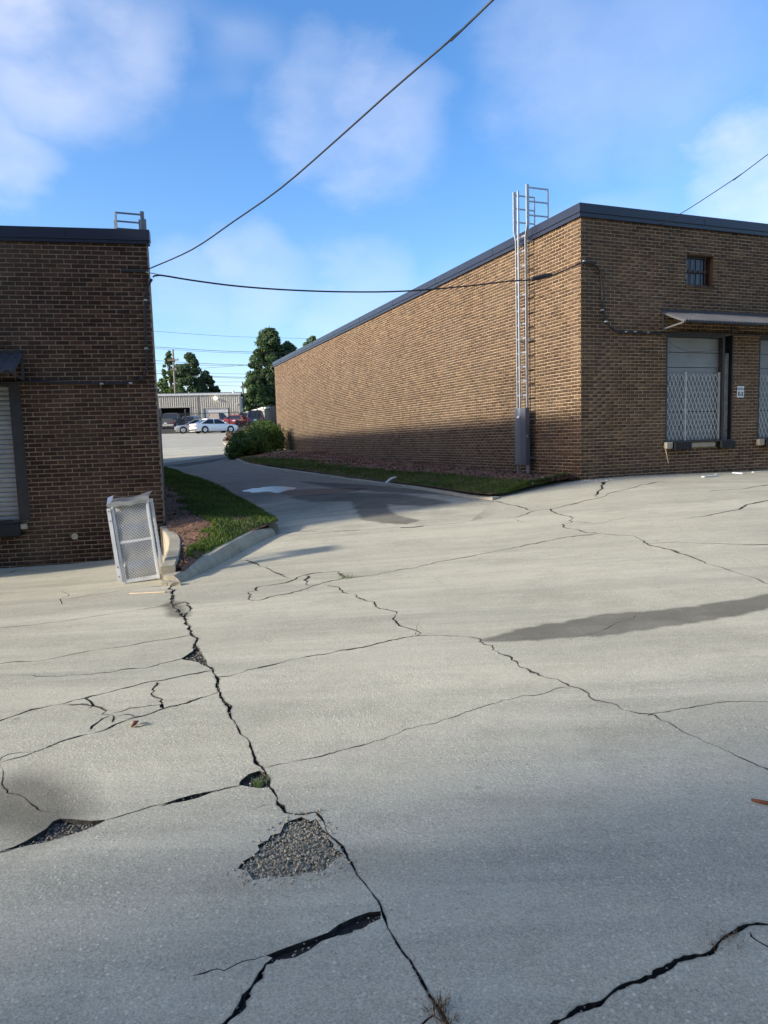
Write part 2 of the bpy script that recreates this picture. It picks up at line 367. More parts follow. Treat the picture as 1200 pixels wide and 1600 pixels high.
class MB:
    def __init__(s, T=None): s.v = []; s.f = []; s.T = T; s.mi = []; s.cur = 0
    def pts(s, P):
        i = len(s.v)
        for p in P: s.v.append(np.asarray(s.T(*p) if s.T else p, float))
        return i
    def face(s, f): s.f.append(tuple(f)); s.mi.append(s.cur)
    def box(s, a, b, taper=0.):
        x0, y0, z0 = a; x1, y1, z1 = b
        i = s.pts([(x0,y0,z0),(x1,y0,z0),(x1,y1,z0),(x0,y1,z0),(x0+taper,y0+taper,z1),(x1-taper,y0+taper,z1),(x1-taper,y1-taper,z1),(x0+taper,y1-taper,z1)])
        for f in ((0,3,2,1),(4,5,6,7),(0,1,5,4),(1,2,6,5),(2,3,7,6),(3,0,4,7)): s.face([i+k for k in f])
        return s
    def bar(s, a, b, w, h=None, up=(0,0,1)):
        """rectangular bar between two points"""
        h = h or w; a = np.asarray(s.T(*a) if s.T else a, float); b = np.asarray(s.T(*b) if s.T else b, float)
        d = b-a; d /= max(np.linalg.norm(d), 1e-9); u = np.array(up, float)
        if abs(d@u) > .95: u = np.array([1., 0, 0])
        x = np.cross(d, u); x /= np.linalg.norm(x); y = np.cross(x, d); i = len(s.v)
        for P in (a, b):
            for sx, sy in ((-1,-1),(1,-1),(1,1),(-1,1)): s.v.append(P+x*sx*w/2+y*sy*h/2)
        for f in ((0,3,2,1),(4,5,6,7),(0,1,5,4),(1,2,6,5),(2,3,7,6),(3,0,4,7)): s.face([i+k for k in f])
        return s
    def tube(s, P, r, n=8, cap=True):
        P = [np.asarray(s.T(*p) if s.T else p, float) for p in P]; N = len(P)
        r = [r]*N if np.isscalar(r) else list(r); i0 = len(s.v); x = None
        for k in range(N):
            d = P[min(k+1, N-1)]-P[max(k-1, 0)]; d = d/max(np.linalg.norm(d), 1e-9)
            if x is None:
                u = np.array([0, 0, 1.]) if abs(d[2]) < .9 else np.array([1., 0, 0]); x = np.cross(d, u)
            x = x-d*(x@d); x /= max(np.linalg.norm(x), 1e-9); y = np.cross(d, x)
            for j in range(n):
                a = 2*math.pi*j/n; s.v.append(P[k]+(x*math.cos(a)+y*math.sin(a))*r[k])
        for k in range(N-1):
            for j in range(n):
                s.face((i0+k*n+j, i0+k*n+(j+1)%n, i0+(k+1)*n+(j+1)%n, i0+(k+1)*n+j))
        if cap:
            s.face([i0+j for j in range(n)][::-1]); s.face([i0+(N-1)*n+j for j in range(n)])
        return s
    def loft(s, secs, closed=True, cap=True):
        n = len(secs[0]); idx = [s.pts(S) for S in secs]
        for a, b in zip(idx[:-1], idx[1:]):
            for j in range(n if closed else n-1): s.face((a+j, a+(j+1)%n, b+(j+1)%n, b+j))
        if cap and closed:
            s.face([idx[0]+j for j in range(n)][::-1]); s.face([idx[-1]+j for j in range(n)])
        return s
    def poly(s, P): i = s.pts(P); s.face([i+k for k in range(len(P))]); return s
    def build(s, name, mat, parent=None, smooth=False, **k):
        o = mesh(name, np.array(s.v), s.f, mat, parent, smooth, midx=(s.mi if isinstance(mat, (list, tuple)) else None), **k)
        return o
def shade_auto(o, ang=40):
    me = o.data; me.polygons.foreach_set('use_smooth', [True]*len(me.polygons))
    try: me.set_sharp_from_angle(angle=math.radians(ang))
    except Exception: pass
def bevel(o, w=.006, seg=1):
    md = o.modifiers.new('bevel', 'BEVEL'); md.width = w; md.segments = seg; md.limit_method = 'ANGLE'; md.angle_limit = math.radians(40)
    return o
def smooth1d(a, k=2):
    a = np.asarray(a, float)
    for _ in range(k): a = np.convolve(np.r_[a[0], a, a[-1]], [.25, .5, .25], 'valid')
    return a
def resample(P, step):
    P = np.asarray(P, float); L = np.r_[0, np.cumsum(np.linalg.norm(np.diff(P, axis=0), axis=1))]
    n = max(2, int(L[-1]/step)+1); q = np.linspace(0, L[-1], n)
    return np.stack([np.interp(q, L, P[:, k]) for k in range(P.shape[1])], 1)

# ------------------------------------------------------------------ terrain
def axis(dense0, dense1, step, far0, far1):
    a = list(np.arange(dense0, dense1+1e-6, step)); s = step
    while a[-1] < far1: s *= 1.5; a.append(a[-1]+s)
    s = step; lo = [dense0]
    while lo[-1] > far0: s *= 1.5; lo.append(lo[-1]-s)
    return np.array(lo[1:][::-1]+a)
def grid_mesh(name, X, Y, zf, mat, parent=None, smooth=True):
    gx, gy = np.meshgrid(X, Y); z = zf(gx, gy); V = np.stack([gx, gy, z], -1).reshape(-1, 3); nx = len(X)
    i = (np.arange(len(Y)-1)[:, None]*nx+np.arange(nx-1)[None]).ravel()
    return mesh(name, V, np.stack([i, i+1, i+1+nx, i+nx], 1), mat, parent, smooth)
def base_z(x, y):
    z = zg(x, y)-.055
    d = np.maximum(0, np.maximum(np.abs(x)-60, np.maximum(y-120, -y-40)))
    return z - np.where(y > 47, .25, 0) - .0*d
tag(grid_mesh('ground', axis(-17, 19, .6, -900, 900), axis(-6, 47, .6, -500, 1500), base_z, 'soil_ground'), kind='structure')

# ---- paving: slabs cut along the joints and cracks of the photograph (pixel traces dropped on the ground)
CR_ = []   # (trace, width in photo pixels, roughness)
def crack(pts, w=2., j=1.): CR_.append((pts, w, j))
crack([(268,908),(269.5,935),(274,952),(289,967),(300,990),(309,1014),(321,1037),(335,1055),(341,1075),(356,1104),(373,1136),(388,1162),(402.5,1192),(411,1203),(423,1230),(435,1253),(449,1270),(472,1273),(496,1268),(513,1294),(537,1326),(554,1355),(575,1384),(592,1413),(601,1437),(618,1469),(642,1501),(665,1536),(680,1565),(700,1597),(740,1660),(800,1790)], 4.6, .6)
crack([(-80,1349),(0,1329),(45,1318),(99,1300),(144,1288),(174,1279),(251,1257),(327,1238),(373,1227),(415,1218)], 3.2)
crack([(-80,1215),(0,1192),(35,1181),(105,1157),(155,1142),(175,1133),(222,1119),(262,1104),(340,1082)], 4.)
crack([(0,1189),(20,1180),(60,1172),(90,1163)], 2.)
crack([(-80,1150),(0,1125),(47,1110),(99,1101),(146,1087),(233,1066),(330,1048)], 4.)
crack([(52,1055),(117,1055),(192,1049),(245,1040),(285,1028),(316,1026)], 2.8, 1.6)
crack([(-80,1045),(0,1037),(70,1031),(146,1017),(233,1004),(302,992)], 2.2)
crack([(-80,992),(0,982),(88,973),(175,958),(276,944)], 1.7)
crack([(102,937),(140,931),(192,923),(270,914)], 2.0)
crack([(102,922),(102,944)], 1.4)
crack([(-60,908),(0,899),(25,893),(38,889)], 1.7)
crack([(99,1101),(140,1108),(162,1112),(176,1128)], 4., 2.)
crack([(146,1087),(141,1100),(138,1107)], 4., 2.); crack([(245,1066),(241,1085),(248,1104),(256,1107)], 3., 2.)
crack([(176,1114),(200,1106),(232,1105),(256,1106)], 3., 2.); crack([(180,1120),(214,1123),(222,1119)], 3., 2.)
crack([(142,1139),(158,1127),(170,1119)], 6., .6)
crack([(0,1195),(5,1215),(20,1237),(45,1252),(75,1268)], 2., 1.3)
crack([(332,1056),(352,1057),(373,1052),(420,1040),(484,1025),(560,1011),(630,996),(653,993),(737,996),(757,1000)], 3.2)
crack([(513,915),(554,929),(575,944),(612,958),(627,976),(652,993)], 2.6, 2.)
crack([(737,996),(765,1010),(807,1037),(840,1052),(877,1065),(900,1077),(945,1095),(985,1110),(1015,1118),(1050,1130),(1085,1150),(1125,1165),(1155,1180),(1200,1197),(1290,1235)], 2.8, 1.8)
crack([(890,1075),(825,1087),(775,1097),(735,1112),(680,1130),(635,1141),(572,1165),(502,1183),(408,1199)], 2.)
crack([(1013,1118),(1060,1107),(1105,1101),(1150,1096),(1200,1096),(1280,1094)], 2.)
crack([(540,905),(600,896),(700,876),(750,867),(815,854),(870,842),(930,834)], 1.9)
crack([(860,795),(895,815),(875,819),(900,826),(930,833),(990,839),(1015,849),(1060,865),(1105,876),(1140,890),(1200,909),(1260,930)], 2.4, 1.6)
crack([(895,815),(930,818),(960,812),(1000,805)], 1.3)
crack([(1015,849),(1060,846),(1130,850),(1200,851),(1290,852)], 2.2)
crack([(1072,810),(1130,800),(1160,792),(1200,783),(1290,766)], 2.2); crack([(1110,767),(1160,763),(1200,759),(1260,753)], 1.7)
crack([(945,753),(941,762),(930,774)], 3.6, .5)
crack([(792,809),(830,799),(900,787),(960,770),(1000,759),(1040,752)], 1.5); crack([(792,809),(810,815),(840,816)], 1.2)
crack([(437,833),(520,830),(600,826),(690,820),(735,814)], 1.8)
crack([(735,781),(771,783),(820,794),(835,798)], 1.8)
crack([(595,1428),(560,1446),(498,1470),(437,1492),(414,1508),(400,1532),(388,1552),(370,1580),(340,1606),(300,1650),(240,1720)], 11., .9)
crack([(417,1493),(380,1503),(350,1514),(300,1525)], .9)
crack([(383,1268),(436,1254)], 1.0)
crack([(780,1690),(830,1630),(862,1600),(880,1592),(920,1575),(960,1548),(1010,1520),(1060,1500),(1105,1488),(1130,1468),(1165,1458),(1200,1448),(1300,1424)], 11., 1.)
crack([(1172,1457),(1182,1475),(1200,1487),(1260,1510)], 2.5)
crack([(680,1565),(668,1578),(655,1590),(640,1605)], 2., 2.)
crack([(650,992),(655,975),(668,985)], 1., 1.)
crack([(375,876),(400,880),(425,893),(452,903)], 3., .8)
crack([(388,925),(402,917),(440,911),(480,898),(512,894),(530,893),(541,903)], 3.6, 1.6); crack([(541,903),(515,908),(470,920),(404,938),(388,926)], 2.6, 1.6)
crack([(478,899),(482,910),(492,914)], 2.6, 2.); crack([(289,965),(296,950),(288,942),(276,946)], 3., 1.)
crack([(300,958),(400,940),(460,926)], .7); crack([(880,1000),(945,985),(1005,955),(1040,957)], 1.0)
HOLES = [[(0,1330),(18,1325),(54,1308),(90,1277),(99,1280),(120,1279),(144,1283),(174,1279),(144,1292),(99,1309),(45,1321)],
         [(373,1226),(384,1212),(395,1206),(411,1203),(424,1229),(418,1232)],
         [(282,1030),(297,1020),(309,1010),(317,1024),(327,1045),(312,1035)],
         [(249,1260),(275,1250),(300,1241),(339,1234),(310,1247),(288,1252)],
         [(417,1493),(450,1479),(498,1462),(540,1440),(570,1426),(594,1420),(600,1434),(570,1447),(546,1456),(504,1471),(474,1491),(429,1504)]]
POT = [(371,1357),(393,1339),(417,1309),(447,1284),(464,1280),(494,1280),(514,1306),(538,1340),(504,1362),(450,1371),(399,1370)]
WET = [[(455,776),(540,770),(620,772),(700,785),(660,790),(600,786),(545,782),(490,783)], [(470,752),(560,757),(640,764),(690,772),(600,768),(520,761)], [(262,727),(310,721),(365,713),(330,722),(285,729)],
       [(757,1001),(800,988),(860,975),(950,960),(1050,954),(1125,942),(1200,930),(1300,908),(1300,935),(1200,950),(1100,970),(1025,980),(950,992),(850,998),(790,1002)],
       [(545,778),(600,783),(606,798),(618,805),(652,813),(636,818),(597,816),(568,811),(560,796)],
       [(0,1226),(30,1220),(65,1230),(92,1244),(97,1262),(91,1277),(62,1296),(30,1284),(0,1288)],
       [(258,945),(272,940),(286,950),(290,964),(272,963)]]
PUD = [(378,767),(400,762.5),(430,759),(462,761),(450,766.5),(434,770),(420,768),(398,769)]
SILT = [(436,771),(450,766),(500,763),(540,762.5),(580,761.5),(552,768),(500,774),(455,775)]
KERB_R = [(362,708),(366,717),(380,724),(400,729),(422,733),(465,739.5),(515,746.5),(560,753),(602,758),(645,764),(690,771),(735,779),(768,782)]
KERB_L = [(437,829),(430,821),(410,808),(383,790),(357,773),(325,760),(292,748),(260,735.5)]
DRIVE = [(437,833),(520,830),(600,826),(690,820),(735,814),(772,784)] + KERB_R[::-1] + [(255,724)] + KERB_L[::-1]

def build_paving():
    verts = []; faces = []; kinds = []; dirt_pts = []
    def add_face(P, kind):
        i = len(verts); verts.extend([(float(p[0]), float(p[1])) for p in P]); faces.append(list(range(i, i+len(P)))); kinds.append(kind)
    def quad(a, b, c, d, kind):
        for t in ((a, b, c), (a, c, d)):
            p, q, r = (verts[k] for k in t)
            if abs((q[0]-p[0])*(r[1]-p[1])-(q[1]-p[1])*(r[0]-p[0])) > 2e-8: faces.append(list(t)); kinds.append(kind)
    for pts, w, j in CR_:
        P = GP(pts)[:, :2]; D = np.linalg.norm(P-CAM[:2], axis=1).mean()
        near = np.linalg.norm(P-CAM[:2], axis=1).min()
        step = float(np.clip(.0075*D, .018, .16)); Q = resample(P, step); n = len(Q)
        dist = np.hypot(np.linalg.norm(Q, axis=1), EYE)
        amp = .0030*dist*j
        tn = np.gradient(Q, axis=0); tn /= np.maximum(np.linalg.norm(tn, axis=1), 1e-9)[:, None]; nr = np.stack([-tn[:, 1], tn[:, 0]], 1)
        off = (rng.normal(0, 1, n)*.22+smooth1d(rng.normal(0, 1, n), 1)*.55+smooth1d(rng.normal(0, 1, n), 6)*1.9)*amp; off[0] = off[-1] = 0
        Q = Q+nr*off[:, None]
        depth = Q@FWD[:2]+EYE*sp
        hw = np.maximum(.42*w*depth/FPX, .0016)*np.clip(1+smooth1d(rng.normal(0, 1, n), 2)*.75, .3, 2.4)
        if w < 1.5: hw *= np.where(smooth1d(rng.normal(0, 1, n), 4) > -.12, 1, .3)
        hw[0] *= .5; hw[-1] *= .5
        hl = hw*np.clip(1+rng.normal(0, .25, n), .4, 1.7); hr = hw*np.clip(1+rng.normal(0, .25, n), .4, 1.7)
        Lp = Q+nr*hl[:, None]; Rp = Q-nr*hr[:, None]; i0 = len(verts)
        for a, b in zip(Lp, Rp): verts.append((float(a[0]), float(a[1]))); verts.append((float(b[0]), float(b[1])))
        for k in range(n-1):
            quad(i0+2*k, i0+2*k+1, i0+2*k+3, i0+2*k+2, 'crack' if w >= 1.5 else 'hair')
        if w >= 1.5:
            for E_, sg in ((Lp, 1), (Rp, -1)):
                g = (hw*.7+.0012*dist*np.clip(1+smooth1d(rng.normal(0, 1, n), 1), .2, 3))*sg; O_ = E_+nr*g[:, None]; i1 = len(verts)
                for a, b in zip(E_, O_): verts.append((float(a[0]), float(a[1]))); verts.append((float(b[0]), float(b[1])))
                for k in range(n-1): quad(i1+2*k, i1+2*k+1, i1+2*k+3, i1+2*k+2, 'ring')
    def rough_poly(px, step, amp, kind):
        P = GP(px)[:, :2]; Q = resample(np.r_[P, P[:1]], step)[:-1]; n = len(Q)
        Q = Q+np.stack([rng.normal(0, amp, n), rng.normal(0, amp, n)], 1); add_face(Q, kind)
    for h in HOLES: rough_poly(h, .05, .0035, 'hair')
    rough_poly(POT, .04, .01, 'pot')
    DAMP = []
    for h, fe in zip(WET, (.14, .12, .16, .05, .08, .22, .08)):
        P = GP(h)[:, :2]; a = (P[:, 0]*np.roll(P[:, 1], -1)-P[:, 1]*np.roll(P[:, 0], -1)).sum()
        if a < 0: P = P[::-1]
        Q = resample(np.r_[P, P[:1]], .08)[:-1]; Q = Q+rng.normal(0, .014, Q.shape)
        tn = np.roll(Q, -1, 0)-np.roll(Q, 1, 0); tn /= np.linalg.norm(tn, axis=1)[:, None]; nn = np.stack([tn[:, 1], -tn[:, 0]], 1)
        DAMP.append((Q, fe)); verts.extend([(float(q[0]), float(q[1])) for q in Q])
        for f_ in (.5, 1.02): verts.extend([(float(q[0]), float(q[1])) for q in Q+nn*fe*f_])
    rough_poly(PUD, .16, .05, 'puddle'); rough_poly(SILT, .15, .03, 'silt')
    add_face(GP(DRIVE)[:, :2], 'drive')
    x0, x1, y0, y1 = -16, 18, -5, 46
    i = len(verts); verts.extend([(x0, y0), (x1, y0), (x1, y1), (x0, y1)])
    edges = [(i, i+1), (i+1, i+2), (i+2, i+3), (i+3, i)]
    for X in np.arange(x0+.5, x1, .5):
        for Y in np.arange(y0+.5, y1, .5):
            if Y > 20 and (int(X*2)+int(Y*2)) % 2: continue
            verts.append((float(X+rng.uniform(-.08, .08)), float(Y+rng.uniform(-.08, .08))))
    nd = len(verts); verts.extend([(float(p[0]), float(p[1])) for p in dirt_pts])
    for a in np.linspace(x0, x1, 60)[1:-1]: verts.append((float(a), float(y1)))
    for f in faces:
        A = np.array([verts[k] for k in f]); B = np.roll(A, -1, 0)
        if (A[:, 0]*B[:, 1]-A[:, 1]*B[:, 0]).sum() < 0: f.reverse()
    ov, oe, of, ovo, oeo, ofo = delaunay_2d_cdt([Vector(v) for v in verts], edges, faces, 0, 1e-5)
    V = np.array([(v.x, v.y) for v in ov]); T = np.array(of, int)
    crackv = np.zeros(len(V)); got = np.zeros(len(faces)); own = np.zeros(len(faces))
    for tri, src in zip(T, ofo):
        a, b, c = V[tri]
        for q in src: got[q] += abs((b[0]-a[0])*(c[1]-a[1])-(b[1]-a[1])*(c[0]-a[0]))/2
    for q, f in enumerate(faces):
        A = np.array([verts[k] for k in f]); B = np.roll(A, -1, 0); own[q] = abs((A[:, 0]*B[:, 1]-A[:, 1]*B[:, 0]).sum())/2
    bad = got > own*2+1e-3
    ofo = [[q for q in src if not bad[q]] for src in ofo]
    fk = []
    for src in ofo:
        ks = {kinds[s] for s in src}
        fk.append('crack' if 'crack' in ks else 'hair' if 'hair' in ks else 'puddle' if 'puddle' in ks else 'pot' if 'pot' in ks else 'silt' if 'silt' in ks else
                  ('drivewet' if 'wet' in ks else 'drive') if 'drive' in ks else 'wet' if 'wet' in ks else 'slab')
    for k, tri in zip(fk, T):
        if k == 'crack': crackv[tri] = 1
    # regions
    par = list(range(len(T)))
    def find(a):
        while par[a] != a: par[a] = par[par[a]]; a = par[a]
        return a
    cls = lambda k: 'x' if k in ('crack', 'hair') else 'p' if k == 'pot' else 'd' if k in ('drive', 'drivewet', 'puddle', 'silt') else 's'
    em = {}
    for f, tri in enumerate(T):
        for a, b in ((0, 1), (1, 2), (2, 0)):
            em.setdefault((min(tri[a], tri[b]), max(tri[a], tri[b])), []).append(f)
    for fs in em.values():
        if len(fs) == 2 and cls(fk[fs[0]]) == cls(fk[fs[1]]) != 'x': par[find(fs[0])] = find(fs[1])
    reg = {}
    for f in range(len(T)):
        c = cls(fk[f])
        if c == 'x': continue
        reg.setdefault('d' if c == 'd' else (c, find(f)), []).append(f)
    Z = zg(V[:, 0], V[:, 1])
    damp = np.zeros(len(V))
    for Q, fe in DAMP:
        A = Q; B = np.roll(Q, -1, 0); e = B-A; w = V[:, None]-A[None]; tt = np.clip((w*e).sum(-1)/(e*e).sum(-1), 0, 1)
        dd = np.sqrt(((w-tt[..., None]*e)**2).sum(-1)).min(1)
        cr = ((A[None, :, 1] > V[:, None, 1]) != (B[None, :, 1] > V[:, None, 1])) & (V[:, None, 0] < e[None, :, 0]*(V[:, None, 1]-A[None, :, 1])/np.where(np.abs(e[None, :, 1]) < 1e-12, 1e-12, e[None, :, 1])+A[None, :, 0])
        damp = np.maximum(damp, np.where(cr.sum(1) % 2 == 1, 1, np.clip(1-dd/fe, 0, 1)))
    yard = empty('concrete_yard', (0, 0, 0), kind='structure')
    grid_mesh('joint_bed', np.arange(-16, 18.1, .5), np.arange(-5, 46.1, .5), lambda x, y: zg(x, y)-.021, 'joint_fill', yard)
    smallf = []
    def emit(name, fl, mats, parent, dz, wall=True, extra=0.):
        fl = np.array(fl); tri = T[fl]; ids = np.unique(tri); mp = -np.ones(len(V), int); mp[ids] = np.arange(len(ids))
        P = np.c_[V[ids], Z[ids]+dz-extra]; mid = []
        for f in fl:
            k = fk[f]; mid.append({'wet': 1, 'drivewet': 1, 'puddle': 2, 'silt': 3}.get(k, 0))
        F = [tuple(mp[t]) for t in tri]; att = crackv[ids].copy(); dmp = list(damp[ids]); inside = set(fl.tolist()); n0 = len(P); low = {}; PV = list(P); at = list(att)
        if wall:
            for f in fl:
                t3 = T[f]
                for a, b in ((t3[0], t3[1]), (t3[1], t3[2]), (t3[2], t3[0])):
                    e = em[(min(a, b), max(a, b))]
                    o = [q for q in e if q != f]
                    if o and o[0] in inside: continue
                    for q in (a, b):
                        if q not in low:
                            low[q] = len(PV); PV.append(np.array([V[q][0], V[q][1], Z[q]-.075])); at.append(1.); dmp.append(0.)
                    F.append((mp[b], mp[a], low[a], low[b])); mid.append(4)
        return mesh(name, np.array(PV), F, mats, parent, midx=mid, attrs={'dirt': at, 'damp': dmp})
    M4 = ['concrete', 'concrete_wet', 'puddle', 'silt', 'joint_dirt']
    for key, fl in sorted(reg.items(), key=lambda kv: -len(kv[1])):
        if key == 'd':
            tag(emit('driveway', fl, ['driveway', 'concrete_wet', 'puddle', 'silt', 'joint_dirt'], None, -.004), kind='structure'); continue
        c = V[T[np.array(fl)].ravel()].mean(0)
        area = 0.
        for f in fl:
            a, b, d = V[T[f]]; area += abs((b[0]-a[0])*(d[1]-a[1])-(b[1]-a[1])*(d[0]-a[0]))/2
        if key[0] == 'p':
            emit('pothole', fl, ['pot_floor']*5, yard, 0, wall=False, extra=.016); continue
        if area < .0015: continue
        emit('concrete_slab', fl, M4, yard, float(rng.uniform(-.006, .006)) if area < 60 else 0.)
    return yard
YARD = build_paving()
# parking area beyond the driveway
lotx = np.linspace(-40, 18, 50); loty = np.r_[46., np.linspace(47, 79, 28)]
tag(grid_mesh('parking_lot', lotx, loty, lambda x, y: zg(x, y)-.0, 'lot'), kind='structure')
tag(grid_mesh('upper_lot', np.linspace(-60, 30, 30), np.linspace(79.3, 150, 24), lambda x, y: 3.62+.012*np.maximum(0, y-80)+.0*x, 'asphalt'), kind='structure')

# loose stones in the pothole and the crack holes
def stones(name, polys, n, size, mat, parent, dz):
    P = []; F = []; tone = []
    for px, cnt in polys:
        W = GP(px)[:, :2]; lo, hi = W.min(0), W.max(0); k = 0; tries = 0
        while k < cnt and tries < cnt*30:
            tries += 1; q = rng.uniform(lo, hi); ins = False; j = len(W)-1
            for i in range(len(W)):
                if (W[i, 1] > q[1]) != (W[j, 1] > q[1]) and q[0] < (W[j, 0]-W[i, 0])*(q[1]-W[i, 1])/(W[j, 1]-W[i, 1])+W[i, 0]: ins = not ins
                j = i
            if not ins: continue
            k += 1; s = size*rng.uniform(.45, 1.5); c = np.array([q[0], q[1], float(zg(*q))+dz+rng.uniform(-.3, .5)*s]); i0 = len(P)
            R = rng.normal(0, 1, (6, 3))*.22+np.array([(1,0,0),(-1,0,0),(0,1,0),(0,-1,0),(0,0,.7),(0,0,-.7)]); a = rng.uniform(0, 6.3); ca, sa = math.cos(a), math.sin(a)
            R = R@np.array([[ca, -sa, 0], [sa, ca, 0], [0, 0, 1]])
            for v in R: P.append(c+v*s)
            for f in ((0,2,4),(2,1,4),(1,3,4),(3,0,4),(2,0,5),(1,2,5),(3,1,5),(0,3,5)): F.append([i0+x for x in f])
    return tag(mesh(name, np.array(P), np.array(F), mat, parent), kind='stuff')
stones('gravel', [(POT, 1700)], 0, .0055, 'stone_pot', YARD, -.011)
def grit(idx, per_m, size):
    P = []; F = []
    for k in idx:
        W = resample(GP(CR_[k][0])[:, :2], .02); w = CR_[k][1]
        for q in W:
            d = math.hypot(q[0], q[1])
            if q[1] < 1.3 or d > 9: continue
            for _ in range(rng.poisson(per_m*.02)):
                hw_ = .42*w*d/FPX; c2 = q+rng.normal(0, 1, 2)*(hw_*.7+.008); s_ = size*rng.uniform(.35, 1.4)*(1+.08*d)
                c = np.array([c2[0], c2[1], float(zg(*c2))-.006+rng.uniform(-.4, .3)*s_]); i0 = len(P)
                R = rng.normal(0, .25, (6, 3))+np.array([(1,0,0),(-1,0,0),(0,1,0),(0,-1,0),(0,0,.7),(0,0,-.7)])
                for v in R: P.append(c+v*s_)
                for f in ((0,2,4),(2,1,4),(1,3,4),(3,0,4),(2,0,5),(1,2,5),(3,1,5),(0,3,5)): F.append([i0+x for x in f])
    return tag(mesh('grit', np.array(P), np.array(F), 'stone_pot', YARD), kind='stuff')
big_ = [k for k, c in enumerate(CR_) if c[1] >= 2.8]
grit(big_, 60, .0036)
_c = np.mean(POT, 0); stones('gravel', [([tuple(_c+(np.array(q)-_c)*np.array([1.35, 1.3])) for q in POT], 260)], 0, .0045, 'stone_pot', YARD, .001)
stones('gravel', [(HOLES[0], 300), (HOLES[1], 120), (HOLES[2], 200)], 0, .007, 'stone_grey', YARD, -.022)

# ------------------------------------------------------------------ planting beds and kerbs
def kerb(name, P, width, h, mat='kerb_concrete', side=1, label=None, zf=None):
    P = resample(np.asarray(P)[:, :2], .35); tn = np.gradient(P, axis=0); tn /= np.linalg.norm(tn, axis=1)[:, None]; nr = np.stack([-tn[:, 1], tn[:, 0]], 1)*side
    b = MB(); secs = []
    z = zf(P) if zf else zg(P[:, 0], P[:, 1])
    for p, n, zz in zip(P, nr, z):
        w = width*(1+rng.normal(0, .02)); hh = h+rng.normal(0, .004)
        secs.append([(p[0], p[1], zz-.1), (p[0]+n[0]*.03, p[1]+n[1]*.03, zz+hh*.85), (p[0]+n[0]*.055, p[1]+n[1]*.055, zz+hh), (p[0]+n[0]*w, p[1]+n[1]*w, zz+hh), (p[0]+n[0]*(w+.01), p[1]+n[1]*(w+.01), zz-.1)])
    b.loft(secs); o = b.build(name, mat, smooth=False); return tag(o, kind='structure')
KR = GP(KERB_R); KL = GP(KERB_L)
kerb('kerb', KR[::-1], .24, .05, side=-1)
kerb('kerb', KL, .17, .12, side=1)

def loft_bed(name, A, B, cols, zfun, mat, t0=0., t1=1., dz=0.):
    """surface between two polylines A (t=0) and B (t=1), each (n,2)"""
    t = np.linspace(t0, t1, cols); P = A[:, None, :]*(1-t)[None, :, None]+B[:, None, :]*t[None, :, None]
    n = len(A); u = np.linspace(0, 1, n)
    z = zfun(P, u[:, None]*np.ones(cols)[None], np.ones(n)[:, None]*t[None])+dz
    V = np.dstack([P, z]).reshape(-1, 3); i = (np.arange(n-1)[:, None]*cols+np.arange(cols-1)[None]).ravel()
    return tag(mesh(name, V, np.stack([i, i+1, i+1+cols, i+cols], 1), mat, None, True), kind='structure')
# right bank: from the kerb up to the long brick wall
NB = 90
kin = GP([(372,718),(382,723),(400,727.5),(422,731),(465,737.5),(515,744.5),(560,751),(602,756),(645,762),(690,769),(735,777),(768,780),(795,774),(834,765),(870,755),(900,750.5)])[:, :2]
kin = resample(kin, .1); kin = kin[np.linspace(0, len(kin)-1, NB).astype(int)]
SB = np.linspace(27.5, .05, NB); wall_line = np.array([FW(s, 0.02, 0)[:2] for s in SB])
# match the bank rows to the wall so that they run square to it
proj_s = (kin-PR[:2])@DW[:2]
wall_line = np.array([FW(min(27.5, max(.03, s)), .02, 0)[:2] for s in proj_s])
wz_s = np.array([-.2, 0, 1.3, 2.5, 5.9, 13.3, 20.5, 26.8, 28]); wz_z = np.array([.70, .715, .765, .79, .86, 1.05, 1.25, 1.41, 1.43])
wallz = np.interp(np.clip(proj_s, 0, 28), wz_s, wz_z)
def bank_z(P, u, t):
    kz = zg(P[:, :1, 0], P[:, :1, 1])+.075
    e = np.minimum(1, np.linalg.norm(P[:, :1]-P[:, -1:], axis=-1)/.8)
    z = kz*(1-t)+wallz[:, None]*t + .10*np.sin(np.pi*t)*e
    return z+.012*np.sin(P[..., 0]*5.1+P[..., 1]*3.3)*e
KZ0 = zg(kin[:, 0], kin[:, 1])+.075
def bank_at(ui, t):
    k = ui*(NB-1); i = np.minimum(k.astype(int), NB-2); f = k-i
    A = kin[i]*(1-f)[:, None]+kin[i+1]*f[:, None]; B = wall_line[i]*(1-f)[:, None]+wall_line[i+1]*f[:, None]
    P = A*(1-t)[:, None]+B*t[:, None]; kz = KZ0[i]*(1-f)+KZ0[i+1]*f; wz = wallz[i]*(1-f)+wallz[i+1]*f
    e = np.minimum(1, np.linalg.norm(A-B, axis=1)/.8)
    return np.c_[P, kz*(1-t)+wz*t+.10*np.sin(np.pi*t)*e+.012*np.sin(P[:, 0]*5.1+P[:, 1]*3.3)*e]
loft_bed('mulch_bed', kin, wall_line, 12, bank_z, 'mulch')
